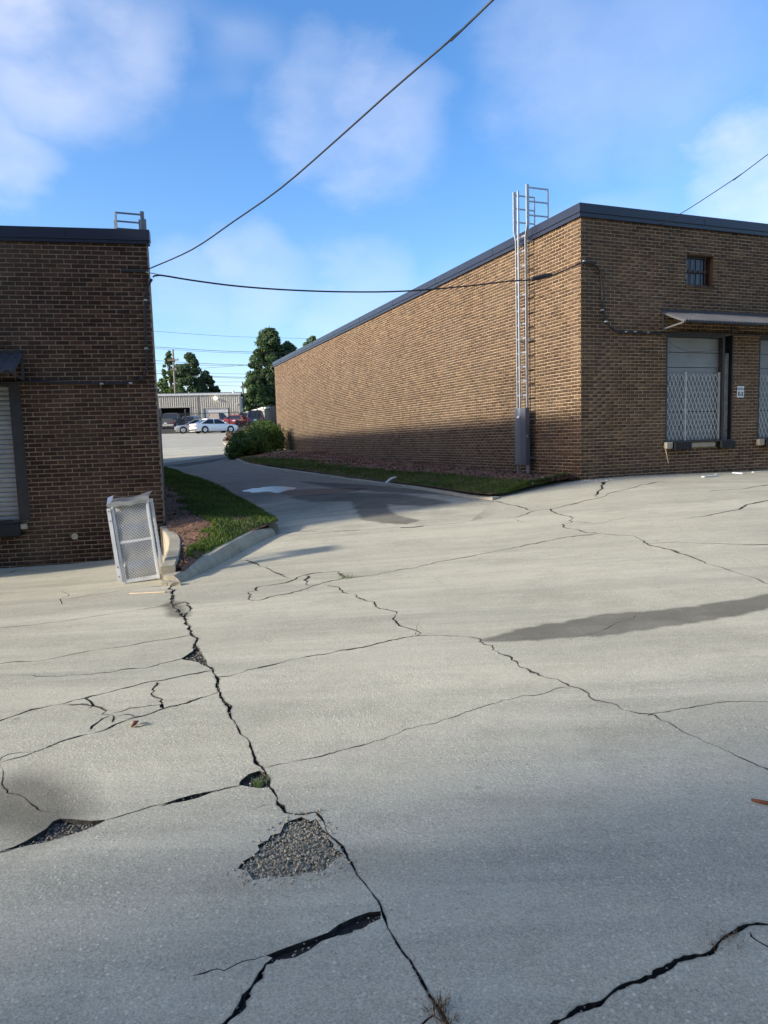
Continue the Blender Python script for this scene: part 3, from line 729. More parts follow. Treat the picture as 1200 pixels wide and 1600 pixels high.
# left island between the building, the low wall and the driveway
LW_in = GP([(273,884),(265,858),(256,832)], .12)[:, :2]
isl_A = np.r_[LW_in, [FS(.05, .03, 0)[:2], FS(2.5, .03, 0)[:2], FS(7, .03, 0)[:2], FS(13, .03, 0)[:2]]]
isl_A = np.r_[GP([(276,906)])[:, :2], isl_A]
isl_B = np.r_[GP([(287,906),(330,881),(377,856),(412,841),(435,834.5)])[:, :2], GP([(437,827),(411,811),(378,791),(352,774),(320,761),(288,749),(259,736.5)])[:, :2]]
isl_A = resample(isl_A, .05); isl_A = isl_A[np.linspace(0, len(isl_A)-1, 60).astype(int)]
isl_B = resample(isl_B, .05); isl_B = isl_B[np.linspace(0, len(isl_B)-1, 60).astype(int)]
def isl_zz(P, t, u):
    kz = zg(P[..., 0], P[..., 1])
    hB = .10+.08*np.clip((P[..., 1]-8.5)/2, 0, 1)
    hA = np.interp(P[..., 1], [8.3, 9.5, 11.2, 13, 26], [.07, .22, .46, .42, .30])
    return kz+hA*(1-t)+hB*t+.05*np.sin(np.pi*t)+.012*np.sin(P[..., 0]*6+P[..., 1]*4)
loft_bed('mulch_bed', isl_A, isl_B, 14, lambda P, u, t: isl_zz(P, t, u), 'mulch')
def isl_at(u, t):
    k = u*59; i = np.minimum(k.astype(int), 58); f = (k-i)[:, None]
    P = (isl_A[i]*(1-f)+isl_A[i+1]*f)*(1-t)[:, None]+(isl_B[i]*(1-f)+isl_B[i+1]*f)*t[:, None]
    return np.c_[P, isl_zz(P, t, u)]
# grass as blades
def blades(name, P, hmin, hmax, w, mat='grass_blade', lean=.5):
    n = len(P); a = rng.uniform(0, 2*np.pi, n); h = rng.uniform(hmin, hmax, n); l = rng.uniform(.1, lean, n)*h; b = a+rng.normal(0, .7, n)
    d = np.stack([np.cos(a), np.sin(a), np.zeros(n)], 1)*(w*rng.uniform(.6, 1.3, n))[:, None]
    mid = P+np.stack([np.cos(b+1.5)*l*.4, np.sin(b+1.5)*l*.4, h*.6], 1); tip = P+np.stack([np.cos(b+1.5)*l, np.sin(b+1.5)*l, h], 1)
    V = np.stack([P-d/2-[0,0,.01], P+d/2-[0,0,.01], mid+d*.35, mid-d*.35, tip], 1).reshape(-1, 3); i = np.arange(n)*5
    F = np.concatenate([np.stack([i, i+1, i+2], 1), np.stack([i, i+2, i+3], 1), np.stack([i+3, i+2, i+4], 1)]); tn = np.clip(rng.beta(2, 3, n)+.3*hash_noise(P[:, 0]*1.7, P[:, 1]*1.9+3), 0, 1)
    return tag(mesh(name, V, F, mat, None, True, tone=np.r_[tn, tn, tn]), kind='stuff')
def hash_noise(x, y): return (np.sin(x*2.1+y*1.3)+np.sin(x*.9-y*2.7+1.7)+np.sin(x*5.3+y*4.1+.6)*.6)/2.6
n = 46000; u = rng.uniform(0, .985, n)**.8; t = rng.uniform(0.005, .62, n); P = bank_at(u, t)
edge = np.interp(u, [0, .12, .3, .6, .85, .97], [.06, .26, .31, .33, .38, .55])+.07*hash_noise(P[:, 0]*2, P[:, 1]*2)
keep = (t < edge) & (rng.uniform(0, 1, n) < np.clip(1.15+.5*hash_noise(P[:, 0]*3, P[:, 1]*3), .25, 1)); keep &= proj_s[np.minimum((u*(NB-1)).astype(int), NB-1)] < 25.5
blades('grass', P[keep], .025, .065, .012)
n = 46000; u = rng.uniform(.04, .99, n)**1.1; t = rng.uniform(.2, .985, n); P = isl_at(u, t)
edge = np.interp(u, [0, .12, .2, .32, .5, 1], [.5, .4, .32, .32, .3, .05])+.12*hash_noise(P[:, 0]*2.3+4, P[:, 1]*2.3)
bare = (hash_noise(P[:, 0]*2.6+1, P[:, 1]*2.1) > .42) & (P[:, 1] < 11.5)
keep = (t > edge) & ~(bare & (rng.uniform(0, 1, n) < .85))
blades('grass', P[keep], .022, .065, .011)
# mulch chips
def chips(name, P, size, mat):
    n = len(P); a = rng.uniform(0, 6.3, n); ti = rng.normal(0, .5, n); L = size*rng.uniform(.5, 1.6, n); W = L*rng.uniform(.2, .45, n)
    e1 = np.stack([np.cos(a)*np.cos(ti), np.sin(a)*np.cos(ti), np.sin(ti)], 1)*L[:, None]; e2 = np.stack([-np.sin(a), np.cos(a), rng.normal(0, .3, n)], 1)*W[:, None]
    P = P+[0, 0, .008]; V = np.stack([P-e1-e2, P+e1-e2, P+e1+e2, P-e1+e2], 1).reshape(-1, 3)
    return tag(mesh(name, V, np.arange(n*4).reshape(-1, 4), mat, None, tone=rng.uniform(0, 1, n)), kind='stuff')
leafmat('mulch_chip', (.06, .033, .022), (.34, .21, .14), trans=0., rough=.9)
n = 9000; u = rng.uniform(.02, .99, n); t = rng.uniform(.3, .99, n); chips('mulch_chips', bank_at(u, t), .028, 'mulch_chip')
n = 3500; u = rng.uniform(.0, .9, n); t = rng.uniform(.02, .75, n); chips('mulch_chips', isl_at(u, t), .022, 'mulch_chip')
# tall broken kerb at the front of the island
fk = GP([(284,910.5),(330,889),(377,863),(408,846),(432,836)])
b = MB(); Q = resample(fk[:, :2], .22); tn = np.gradient(Q, axis=0); tn /= np.linalg.norm(tn, axis=1)[:, None]; nr = np.stack([-tn[:, 1], tn[:, 0]], 1); secs = []
hh = np.interp(np.linspace(0, 1, len(Q)), [0, .1, .5, .85, 1], [.07, .10, .15, .16, .10])
for p, nn, h in zip(Q, nr, hh):
    z = float(zg(*p)); q = lambda o, zz: (p[0]+nn[0]*o, p[1]+nn[1]*o, z+zz)
    j = rng.normal(0, .006, 3)
    secs.append([q(j[0], -.08), q(.03+j[1], h*.5), q(.075+j[2], h), q(.10, h+.015), q(.24, h+.012), q(.25, -.08)])
b.loft(secs); tag(b.build('kerb', 'kerb_concrete'), kind='structure')
# far planting bed behind the building with its kerb
fb = GP([(361,698.5),(352,696),(349,692),(355.5,685.5),(372,679)]); fb2 = np.array([(fb[0][0]+6, fb[0][1]+1), (fb[1][0]+7, fb[1][1]+2), (fb[2][0]+8, fb[2][1]+2), (fb[3][0]+9, fb[3][1]+2), (fb[4][0]+8, fb[4][1]+1)])
A_ = resample(fb[:, :2], .4); B_ = resample(fb2, .4); k = 30; A_ = A_[np.linspace(0, len(A_)-1, k).astype(int)]; B_ = B_[np.linspace(0, len(B_)-1, k).astype(int)]
loft_bed('mulch_bed', A_, B_, 5, lambda P, u, t: zg(P[..., 0], P[..., 1])+.12+.3*t, 'mulch')
kerb('kerb', fb, .25, .13, side=-1)

# ------------------------------------------------------------------ brick walls
BL, BH, J = .2032, .0677, .0125
def lay_bricks(T, s0, s1, z0, z1, openings, proud=.006, flip=False):
    """returns arrays of bricks (s0,s1,z0,z1); courses hang from z1"""
    out = []; n = int((z1-z0)/BH)+1
    for r in range(n):
        zt = z1-r*BH; zb = zt-BH+J
        if zt-.02 < z0: break
        off = (r % 2)*BL/2
        ops = [(a, b) for a, b, c, d in openings if zt > c+.005 and zb < d-.005]
        k0 = int(math.floor((s0-off)/BL))-1; k1 = int(math.ceil((s1-off)/BL))+1
        for k in range(k0, k1):
            a = k*BL+off+J/2; bb = a+BL-J
            a, bb = max(a, s0), min(bb, s1)
            segs = [(a, bb)]
            for oa, ob in ops:
                ns = []
                for p, q in segs:
                    if q <= oa or p >= ob: ns.append((p, q))
                    else:
                        if p < oa: ns.append((p, oa))
                        if q > ob: ns.append((ob, q))
                segs = ns
            for p, q in segs:
                if q-p > .03: out.append((p, q, zb, zt))
            for oa, ob, oc, od in openings:
                p, q = max(a, oa), min(bb, ob)
                if q-p > .03 and zt > oc+.005 and zb < od-.005:
                    if zt-od > .012: out.append((p, q, od+.002, zt))
                    if oc-zb > .012: out.append((p, q, zb, oc-.002))
    return np.array(out)
def brick_mesh(name, T, B, mat, parent, proud=.0035):
    n = len(B); o = proud+rng.uniform(-.001, .001, n); j = rng.normal(0, .0012, (n, 4)); c = .004
    s0, s1, z0, z1 = (B+j).T
    P = T(0, 0, 0); d = T(1, 0, 0)-P; nn = T(0, 1, 0)-P
    def pt(s, off, z): return P+d*s[:, None]+nn*(np.zeros(n)+off)[:, None]+ZUP*z[:, None]
    bk = -.02
    V = np.stack([pt(s0, bk, z0), pt(s1, bk, z0), pt(s1, bk, z1), pt(s0, bk, z1), pt(s0, o, z0), pt(s1, o, z0), pt(s1, o, z1), pt(s0, o, z1)], 1).reshape(-1, 3)
    i = np.arange(n)*8
    F = np.concatenate([np.stack([i+a for a in f], 1) for f in ((4,5,6,7),(0,1,5,4),(1,2,6,5),(2,3,7,6),(3,0,4,7))])
    if np.cross(d, ZUP)@nn < 0: F = F[:, ::-1]
    tn = rng.uniform(0, 1, n)
    return tag(mesh(name, V, F, mat, parent, tone=np.tile(tn, 5)), kind='stuff')
def single_bricks(T, B, mat, parent, count):
    """the bricks that show largest become parts of their own; returns the rest"""
    P = T(0, 0, 0); d = T(1, 0, 0)-P; nn = T(0, 1, 0)-P
    mid = P+d*((B[:, 0]+B[:, 1])/2)[:, None]+ZUP*((B[:, 2]+B[:, 3])/2)[:, None]
    q = project(mid); full = np.abs(B[:, 1]-B[:, 0]-(BL-J)) < 1e-4
    ok = full & (q[:, 0] > 5) & (q[:, 0] < 1195) & (q[:, 2] > 0) & (mid[:, 2] > zg(mid[:, 0], mid[:, 1])+.05)
    order = np.argsort(np.where(ok, q[:, 2], 1e9)); pick = [i for i in order[:count] if ok[i]]
    ang = math.atan2(d[1], d[0]); w = BL-J; h = BH-J; sgn = 1 if np.cross(d, ZUP)@nn > 0 else -1
    me = []
    for k in range(6):
        b = MB(); e = rng.normal(0, .0012, 8)
        y0, y1 = (-sgn*.0035, sgn*.02)
        b.box((-w/2+e[0], min(y0, y1), -h/2+e[1]), (w/2+e[2], max(y0, y1), h/2+e[3]))
        m = bpy.data.meshes.new('brick'); m.from_pydata([tuple(v) for v in b.v], [], b.f); m.materials.append(MATS[mat]); me.append(m)
    root = WLOC[parent.name]
    for i in pick:
        o = bpy.data.objects.new('brick', me[rng.integers(6)]); COL.objects.link(o); o.parent = parent
        o.location = mid[i]-root+nn*float(rng.uniform(-.001, .001)); o.rotation_euler = (0, float(rng.normal(0, .003)), ang)
    mask = np.ones(len(B), bool); mask[pick] = False
    return B[mask]
def wall_core(name, T, s0, s1, z0, z1, openings, depth, mat, parent):
    """mortar wall with real openings: vertical strips split at the openings"""
    b = MB(T); xs = sorted({s0, s1, *[v for o in openings for v in o[:2]]})
    for a, c in zip(xs[:-1], xs[1:]):
        m = (a+c)/2; cuts = sorted([(o[2], o[3]) for o in openings if o[0] < m < o[1]]); z = z0
        for lo, hi in cuts+[(z1, z1)]:
            if lo > z+1e-6: b.box((a, -depth, z), (c, 0, lo))
            z = hi
    return b.build(name, mat, parent)

# ---------- right building
RB = empty('brick_building', tuple(FR(4, -8, .6)), 'long brown brick warehouse with dark fascia and loading dock doors on the right', 'building')
ZT = 5.77
D1 = (2.13, 3.99, 1.40, 3.64); D2 = (4.74, 6.6, 1.40, 3.64); WIN = (2.65, 3.37, 4.63, 5.25)
OR = [D1, D2, WIN]
wall_core('wall', FR, 0, 9.5, -.3, ZT, OR, .3, 'mortar_right', RB)
wall_core('wall', FW, -.0, 26.6, -.3, ZT, [], -.0+.3, 'mortar_right', RB) if False else None
b = MB(FW); b.box((.3, -.3, -.3), (26.6, 0, ZT)); b.build('wall', 'mortar_right', RB)
b = MB(FR); b.box((.3, -26.6, -.3), (9.2, -26.3, ZT)); b.box((9.2, -26.6, -.3), (9.5, -.3, ZT)); b.build('wall', 'mortar_right', RB)
b = MB(FR); b.box((.02, -26.58, ZT-.02), (9.48, -.02, ZT+.16)); b.build('roof', 'roof_dark', RB)
B1 = lay_bricks(FR, -.007, 9.5, .35, ZT, [(D1[0]-0, D1[1], D1[2], D1[3]), D2, (WIN[0], WIN[1], WIN[2]-.06, WIN[3])])
B1 = single_bricks(FR, B1, 'brick_right', RB, 190); brick_mesh('brickwork', FR, B1, 'brick_right', RB)
B2 = lay_bricks(FW, -.007+.0, 26.6, .3, ZT, [])
B2 = single_bricks(FW, B2, 'brick_right', RB, 105); brick_mesh('brickwork', FW, B2, 'brick_right', RB)
b = MB(FR)   # fascia: upper coping and lower drip strip, wrapped round the corner
b.box((-.07, -.12, ZT+.07), (9.6, .07, ZT+.235)); b.box((-.05, -.10, ZT-.01), (9.58, .05, ZT+.07))
b.build('fascia', 'fascia', RB)
b = MB(FW); b.box((.122, -.12, ZT+.07), (26.7, .07, ZT+.235)); b.box((.102, -.10, ZT-.01), (26.68, .05, ZT+.07)); b.build('fascia', 'fascia', RB)
for s in (3.05, 6.1):
    b = MB(FR); b.box((s-.004, .07, ZT+.07), (s+.004, .076, ZT+.235)); b.build('fascia_seam', 'dark_steel', RB)
for s in np.arange(3.2, 26, 3.1):
    b = MB(FW); b.box((s-.004, .07, ZT+.07), (s+.004, .075, ZT+.235)); b.build('fascia_seam', 'dark_steel', RB)
# window with bars
w = MB(FR); s0, s1, z0, z1 = WIN
w.box((s0, -.16, z0), (s0+.045, -.10, z1)); w.box((s1-.045, -.16, z0), (s1, -.10, z1)); w.box((s0+.045, -.16, z0), (s1-.045, -.10, z0+.04)); w.box((s0+.045, -.16, z1-.05), (s1-.045, -.10, z1)); w.box((s0+.045, -.158, (z0+z1)/2-.03), (s1-.045, -.098, (z0+z1)/2+.02))
wf = w.build('window', 'dark_steel', RB)
for za, zb in ((z0+.04, (z0+z1)/2-.03), ((z0+z1)/2+.02, z1-.05)):
    g = MB(FR); g.box((s0+.045, -.15, za), (s1-.045, -.14, zb)); g.build('pane', 'glass_dark', wf)
g = MB(FR); g.box((s0-.005, -.3, z0-.01), (s1+.005, -.29, z1)); g.build('shade_board', 'interior_dark', wf)
for s in np.linspace(s0+.14, s1-.14, 4):
    g = MB(FR); g.box((s-.006, -.09, z0+.03), (s+.006, -.078, z1-.04)); g.build('bar', 'rust', wf)
for a_, b_ in (((s0-.001, -.30, z0), (s0+.003, .001, z1)), ((s1-.003, -.30, z0), (s1+.001, .001, z1)), ((s0+.003, -.30, z1-.003), (s1-.003, .001, z1+.001))):
    g = MB(FR); g.box(a_, b_); g.build('reveal', 'brick_right', RB)
for k in range(4):
    g = MB(FR); a = s0-.01+k*.185; g.box((a, -.10, z0-.062), (a+.176, .035, z0-.004)); g.build('sill_brick', 'brick_right', RB)
# dock doors
def scissor(T, s0, s1, z0, z1, parent):
    g = MB(T); n = 14; p = (s1-s0)/n; m = 6; q = (z1-z0)/m
    for r in range(m):
        for k in range(n):
            a = s0+k*p; c = z0+r*q
            for (x0, x1, dpt) in ((a, a+p, -.012), (a+p, a, .004)):
                g.bar((x0, -.055+dpt, c), (x1, -.055+dpt, c+q), .014, .006, up=tuple(T(0, 1, 0)-T(0, 0, 0)))
    o = g.build('scissor_gate', 'gate_steel', parent)
    for s in np.r_[s0, s0+5*p, s1]:
        g = MB(T); g.box((s-.014, -.085, z0-.02), (s+.014, -.037, z1+.04)); g.build('gate_post', 'gate_steel', o)
def dock(T, D, parent, post=True, stub=False):
    s0, s1, z0, z1 = D; ds1 = s1-.31 if post else s1-.06
    b = MB(T); b.box((s0, -.3, z0), (s0+.035, .004, z1)); b.box((ds1, -.3, z0), (ds1+.06, .004, z1)); b.box((s0+.035, -.3, z1-.07), (ds1, .004, z1))
    if post: b.box((s1-.035, -.3, z0), (s1, .004, z1)); b.box((ds1+.06, -.3, z0), (s1-.035, -.26, z1))
    fr = b.build('door_frame', 'dark_steel', parent)
    d = empty_part('dock_door', parent)
    n = 7; h = (z1-.07-z0)/n
    for k in range(n):
        g = MB(T); za = z0+k*h; g.box((s0+.035, -.16, za+.008), (ds1, -.115, za+h-.004))
        for q in (1/3, 2/3): g.box((s0+.035, -.115, za+h*q-.006), (ds1, -.111, za+h*q+.006))
        bevel(g.build('door_panel', 'door_paint', d), .004)
    g = MB(T); g.box((s0+.035, -.2, z0), (ds1, -.165, z1-.07)); g.build('door_seal', 'dark_steel', d)
    scissor(T, s0+.06, ds1-.03, z0+.03, z0+(z1-z0)*.63, d)
    if post:
        g = MB(T); g.box((ds1+.085, -.24, z0), (s1-.075, -.06, z1-.62)); 
        i = g.pts([(ds1+.085, -.24, z1-.62), (s1-.075, -.24, z1-.62), (s1-.075, -.06, z1-.62), (ds1+.085, -.06, z1-.62), (s1-.15, -.24, z1-.38), (s1-.075, -.24, z1-.38), (s1-.075, -.06, z1-.38), (s1-.15, -.06, z1-.38)])
        for f in ((0,1,5,4),(1,2,6,5),(2,3,7,6),(3,0,4,7),(4,5,6,7)): g.face([i+k for k in f])
        g.build('timber_post', 'weathered_wood', parent)
    # dock edge: concrete lip, rubber bumpers
    g = MB(T); g.box((s0-.05, .006, z0-.15), (s0+.12, .10, z0-.012)); bevel(g.build('dock_edge', 'kerb_concrete', parent), .012)
    g = MB(T); g.box((s0+.62, .006, z0-.14), (ds1-.22, .06, z0-.035)); bevel(g.build('dock_edge', 'kerb_concrete', parent), .01)
    g = MB(T); g.box((s0+.1205, .004, z0-.025), (s1-.02, .09, z0-.002)); g.build('dock_plate', 'dark_steel', parent)
    for a, c in ((s0+.15, s0+.60), (ds1-.12, s1-.02)):
        bb = MB(T)
        for k in range(6):
            x0 = a+(c-a)*k/6; bb.box((x0+.003, .008, z0-.17-.01*rng.uniform()), (a+(c-a)*(k+1)/6-.003, .13, z0-.028))
        bb.build('bumper', 'black_rubber', parent)
def empty_part(name, parent):
    o = bpy.data.objects.new(name, None); COL.objects.link(o); o.parent = parent; WLOC[o.name] = WLOC[parent.name]; o.empty_display_size = .1
    return o
dock(FR, D1, RB); dock(FR, D2, RB)
# corrugated awning over the docks
def awning(T, s0, s1, zw, zo, out, zb, parent, mat, left_end=True, pitch=.085):
    b = MB(T); n = int((s1-s0)/(pitch/2)); secs = []
    for k in range(n+1):
        s = s0+(s1-s0)*k/n; c = .012*(1 if k % 2 else -1)
        secs.append([(s, .01, zw+c), (s, out, zo+c), (s, out, zo+c-.012), (s, .01, zw+c-.012)])
    b.loft(secs); a = b.build('awning', mat, parent)
    b = MB(T); b.box((s0-.02, .004, zw-.02), (s1, .03, zw+.045)); b.build('flashing', 'dark_steel', a)
    ends = np.r_[s0, np.arange(s0+1.9, s1, 1.9)] if left_end else np.r_[s1, np.arange(s1-1.9, s0, -1.9)]
    for s in ends:
        b = MB(T); b.bar((s, .02, zw-.03), (s, out-.02, zo-.03), .03); b.bar((s, .02, zb), (s, out-.04, zo-.045), .03); b.bar((s, .02, zw), (s, .02, zb-.02), .03); b.build('bracket', mat, a)
    b = MB(T); b.bar((s0, out-.01, zo-.035), (s1, out-.01, zo-.035), .025); b.build('front_rail', 'dark_steel', a)
    return a
awning(FR, 2.02, 9.3, 4.06, 3.80, .63, 3.70, RB, 'awning_metal')
# cable run on the dock front
def cable(name, P, r, label, cat='cable', group=None, parent=None, mat='cable_black', n=6):
    b = MB(); b.tube(P, r, n); o = b.build(name, mat, parent, True)
    return tag(o, label, cat, group) if label else o
def spline(P, step=.06):
    P = np.asarray(P, float); n = len(P); out = []
    for i in range(n-1):
        p0, p1, p2, p3 = P[max(i-1, 0)], P[i], P[i+1], P[min(i+2, n-1)]; k = max(2, int(np.linalg.norm(p2-p1)/step))
        for t in np.linspace(0, 1, k, endpoint=False):
            out.append(.5*((2*p1)+(p2-p0)*t+(2*p0-5*p1+4*p2-p3)*t*t+(3*p1-p0-3*p2+p3)*t**3))
    out.append(P[-1]); return np.array(out)
pts = [FR(s, .035, z) for s, z in [onR(*q) for q in [(908,410),(922,412),(934,422),(939,445),(940,480),(947,505),(960,517),(985,520),(1033,521)]]]
pts += [FR(s, .035, 3.66) for s in (2.6, 3.6, 5, 7, 9)]
cable('wall_cable', spline(pts), .019, None, parent=RB)
pts = [FR(s, .03, z) for s, z in [onR(*q) for q in [(912,412),(960,450),(1005,500),(1060,545),(1110,548),(1140,540)]]]
cable('wall_wire', spline(pts), .004, None, parent=RB)
pts = [FR(s, .03, z) for s, z in [onR(*q) for q in [(911,412),(918,470),(935,505),(960,530),(1035,560)]]]
cable('wall_wire', spline(pts), .0035, None, parent=RB)
for q in [(910,409),(939,485),(945,503),(975,519),(990,519),(1010,520)]:
    s, z = onR(*q); b = MB(FR); b.box((s-.02, .002, z-.01), (s+.02, .062, z+.012)); b.build('cable_clip', 'galvanised', RB)

# sign
SG = empty('dock_sign', tuple(FR(4.21, .02, 2.3)), 'small white sign reading DOCK # E-2 between the two dock doors', 'sign')
sg0, sgz0 = 4.10, 2.305; sw, sh = .20, .245
b = MB(FR); b.box((sg0, .010, sgz0), (sg0+sw, .016, sgz0+sh)); b.build('plate', 'white_paint', SG)
def text(s, T, sc, oc, zc, size, mat, parent, name='lettering', bold=.0):
    cu = bpy.data.curves.new(name, 'FONT'); cu.body = s; cu.align_x = 'CENTER'; cu.align_y = 'CENTER'; cu.size = size; cu.extrude = .0012; cu.offset = bold
    to = bpy.data.objects.new('tmp', cu); COL.objects.link(to); dg = bpy.context.evaluated_depsgraph_get()
    me = bpy.data.meshes.new_from_object(to.evaluated_get(dg)); bpy.data.objects.remove(to)
    P = T(0, 0, 0); d = T(1, 0, 0)-P
    V = np.zeros(len(me.vertices)*3); me.vertices.foreach_get('co', V); V = V.reshape(-1, 3)
    F = [tuple(p.vertices) for p in me.polygons]
    W = T(sc, oc, zc)+d*V[:, :1]+ZUP*V[:, 1:2]+(T(0, 1, 0)-P)*V[:, 2:3]
    return mesh(name, W, F, mat, parent)
text('DOCK #', FR, sg0+sw/2, .0185, sgz0+.185, .062, 'sign_black', SG, bold=.0012)
text('E-2', FR, sg0+sw/2, .0185, sgz0+.075, .115, 'sign_black', SG, bold=.004)

# ---------- left building
LB = empty('brick_building', tuple(FL(-3, -6, -.2)), 'dark brown brick warehouse with a shuttered dock door at the left edge', 'building')
ZTL = 4.76
DOORL = (-4.5, -1.98, .53, 2.66)
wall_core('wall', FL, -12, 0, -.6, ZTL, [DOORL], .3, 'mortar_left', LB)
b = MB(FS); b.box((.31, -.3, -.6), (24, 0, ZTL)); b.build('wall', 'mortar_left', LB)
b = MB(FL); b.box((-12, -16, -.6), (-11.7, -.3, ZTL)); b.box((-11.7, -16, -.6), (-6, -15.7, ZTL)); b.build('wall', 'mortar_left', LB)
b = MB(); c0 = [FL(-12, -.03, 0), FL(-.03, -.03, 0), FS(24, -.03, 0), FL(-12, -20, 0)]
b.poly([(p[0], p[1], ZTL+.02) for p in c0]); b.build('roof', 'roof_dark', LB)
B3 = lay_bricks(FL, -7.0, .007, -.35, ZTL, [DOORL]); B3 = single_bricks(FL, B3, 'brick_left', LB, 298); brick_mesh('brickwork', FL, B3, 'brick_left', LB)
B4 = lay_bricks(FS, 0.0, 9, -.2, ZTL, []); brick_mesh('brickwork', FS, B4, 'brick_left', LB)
b = MB(FL); b.box((-12, -.12, ZTL+.03), (.06, .06, ZTL+.19)); b.box((-12, -.10, ZTL-.02), (.05, .045, ZTL+.03)); b.build('fascia', 'fascia', LB)
b = MB(FS); b.box((.14, -.12, ZTL+.03), (24, .05, ZTL+.19)); b.box((.12, -.1, ZTL-.02), (24, .04, ZTL+.03)); b.build('fascia', 'fascia', LB)
b = MB(FL); b.box((-1.165, .06, ZTL+.03), (-1.157, .066, ZTL+.19)); b.build('fascia_seam', 'dark_steel', LB)
# unseen taller block added past the left edge to keep sun off the front
b = MB(FL); b.box((-17, -1.5, -.6), (-4.75, 1.22, 6.35)); b.build('shade_block', 'brick_left', LB)
b = MB(FL); b.box((-17.08, -1.58, 6.35), (-4.70, 1.28, 6.5)); b.build('shade_block_fascia', 'fascia', LB)
# shutter door
s0, s1, z0, z1 = DOORL
b = MB(FL); b.box((s0, -.3, z0), (s0+.05, .003, z1)); b.box((s1-.17, -.3, z0), (s1, -.01, z1)); b.box((s0+.05, -.3, z1-.05), (s1-.17, .003, z1)); b.build('door_frame', 'dark_steel', LB)
dd = empty_part('roller_shutter', LB); n = 28; h = (z1-.05-z0)/n
for k in range(n):
    g = MB(FL); za = z0+k*h; secs = []
    for sx in (s0+.05, s1-.171): secs.append([(sx, -.10, za), (sx, -.085, za+.006), (sx, -.078, za+h*.5), (sx, -.085, za+h*.86), (sx, -.10, za+h-.002), (sx, -.12, za+h-.002), (sx, -.12, za)])
    g.loft(secs); g.build('slat', 'door_grey', dd)
g = MB(FL); g.box((s0+.05, .005, z0-.03), (s1-.1, .05, z0-.003)); g.build('dock_plate', 'dark_steel', LB)
g = MB(FL); g.box((s0+.1, .005, z0-.24), (s1-.14, .12, z0-.035)); bevel(g.build('bumper', 'black_rubber', LB), .02)
g = MB(FL); g.box((s1-.139, .005, z0-.13), (s1-.05, .08, z0-.05)); bevel(g.build('dock_edge', 'kerb_concrete', LB), .01)
awning(FL, -4.8, -1.92, 3.08, 2.78, .55, 2.7, LB, 'awning_dark', left_end=False, pitch=.15)
# wall plug, bracket and cable drop
s, z = onL(117, 838); b = MB(FL)
b.tube([(s, -.01, z), (s, .02, z)], .05, 14); b.build('wall_plug', 'kerb_concrete', LB)
sA, zA = onL(190, 423); b = MB(FL); b.bar((sA, .03, zA), (-.02, .03, zA-.01), .03); b.build('cable_bracket', 'dark_steel', LB)
att = FL(.02, .04, 4.30)
pts = [FL(s, .04, z) for s, z in [onL(*q) for q in [(238,437),(230,452),(227,480),(228,530),(231,562),(228,582),(218,594),(200,599),(170,600),(120,599),(60,597),(0,598)]]]
cable('wall_cable', spline(pts), .021, None, parent=LB)
for q in [(228,470),(229,545),(205,599),(160,600)]:
    s, z = onL(*q); b = MB(FL); b.box((s-.025, .002, z-.012), (s+.025, .07, z+.012)); b.build('cable_clip', 'galvanised', LB)

# ------------------------------------------------------------------ ladders on the walls
def roof_ladder(T, s0, zbase, zroof, ztop, guard0, guard1, label, name='roof_ladder', o=.19, mat='galvanised'):
    L = empty(name, tuple(T(s0+.18, .2, zbase)), label, 'ladder', 'roof access ladders')
    sa, sb = s0, s0+.37
    for s, fl in ((sa, -.07), (sb, .07)):
        b = MB(T); b.box((s-.011, o-.03, zbase), (s+.011, o+.03, zroof-.12)); 
        b.bar((s, o, zroof-.125), (s+fl, o, zroof+.09), .022, .06, up=tuple(T(0, 1, 0)-T(0, 0, 0)))
        b.box((s+fl-.015, o-.034, zroof+.085), (s+fl+.015, o+.034, ztop)); b.build('rail', mat, L)
        r = MB(T)
        for zz in (ztop-.06, ztop-.34, ztop-.62): r.bar((s+fl, o, zz), (s+fl, -.32, zz), .026)
        r.bar((s+fl, -.32, ztop-.74), (s+fl, -.32, ztop-.045), .028); r.build('handrail', mat, L)
    for z in np.arange(zbase+.25, zroof+.15, .305):
        b = MB(T); b.tube([(sa+.016, o, z), (sb-.016, o, z)], .019, 6); b.build('rung', mat, L)
    b = MB(T); b.box(((sa+sb)/2-.018, o+.05, guard1-.02), ((sa+sb)/2+.018, o+.085, ztop-.06)); b.build('safety_rail', mat, L)
    for z in (guard0+.15, guard1-.25, (guard1+zroof)/2-.4, (guard1+zroof)/2+.6, zroof-.2):
        for s in (sa, sb):
            b = MB(T); b.box((s-.02, .004, z-.02), (s+.02, o-.034, z+.02)); b.build('standoff', 'guard_steel' if z < guard1 else mat, L)
    b = MB(T); c = (sa+sb)/2   # folded steel guard over the lower rungs
    prof = [(sa-.03, o-.03), (sa-.03, o+.075), (c-.05, o+.10), (c, o+.13), (c+.05, o+.10), (sb+.03, o+.075), (sb+.03, o-.03)]
    prof2 = [(sb+.025, o-.03), (sb+.025, o+.07), (c+.05, o+.095), (c, o+.124), (c-.05, o+.095), (sa-.025, o+.07), (sa-.025, o-.03)]
    b.loft([[(p[0], p[1], z) for p in prof+prof2] for z in (guard0, guard1)]); g = b.build('guard', 'guard_steel', L)
    b = MB(T); b.box((c-.06, o+.132, guard1-.22), (c+.03, o+.136, guard1-.17)); b.build('latch_label', 'white_paint', g)
    b = MB(T); b.box((sa-.045, o+.02, (guard0+guard1)/2-.02), (sa-.032, o+.05, (guard0+guard1)/2+.03)); b.build('padlock', 'galvanised', g)
    return L
roof_ladder(FW, 1.60, .72, 5.93, 6.86, .98, 2.22, 'tall galvanised ladder with dark lower guard on the long sunlit brick wall')
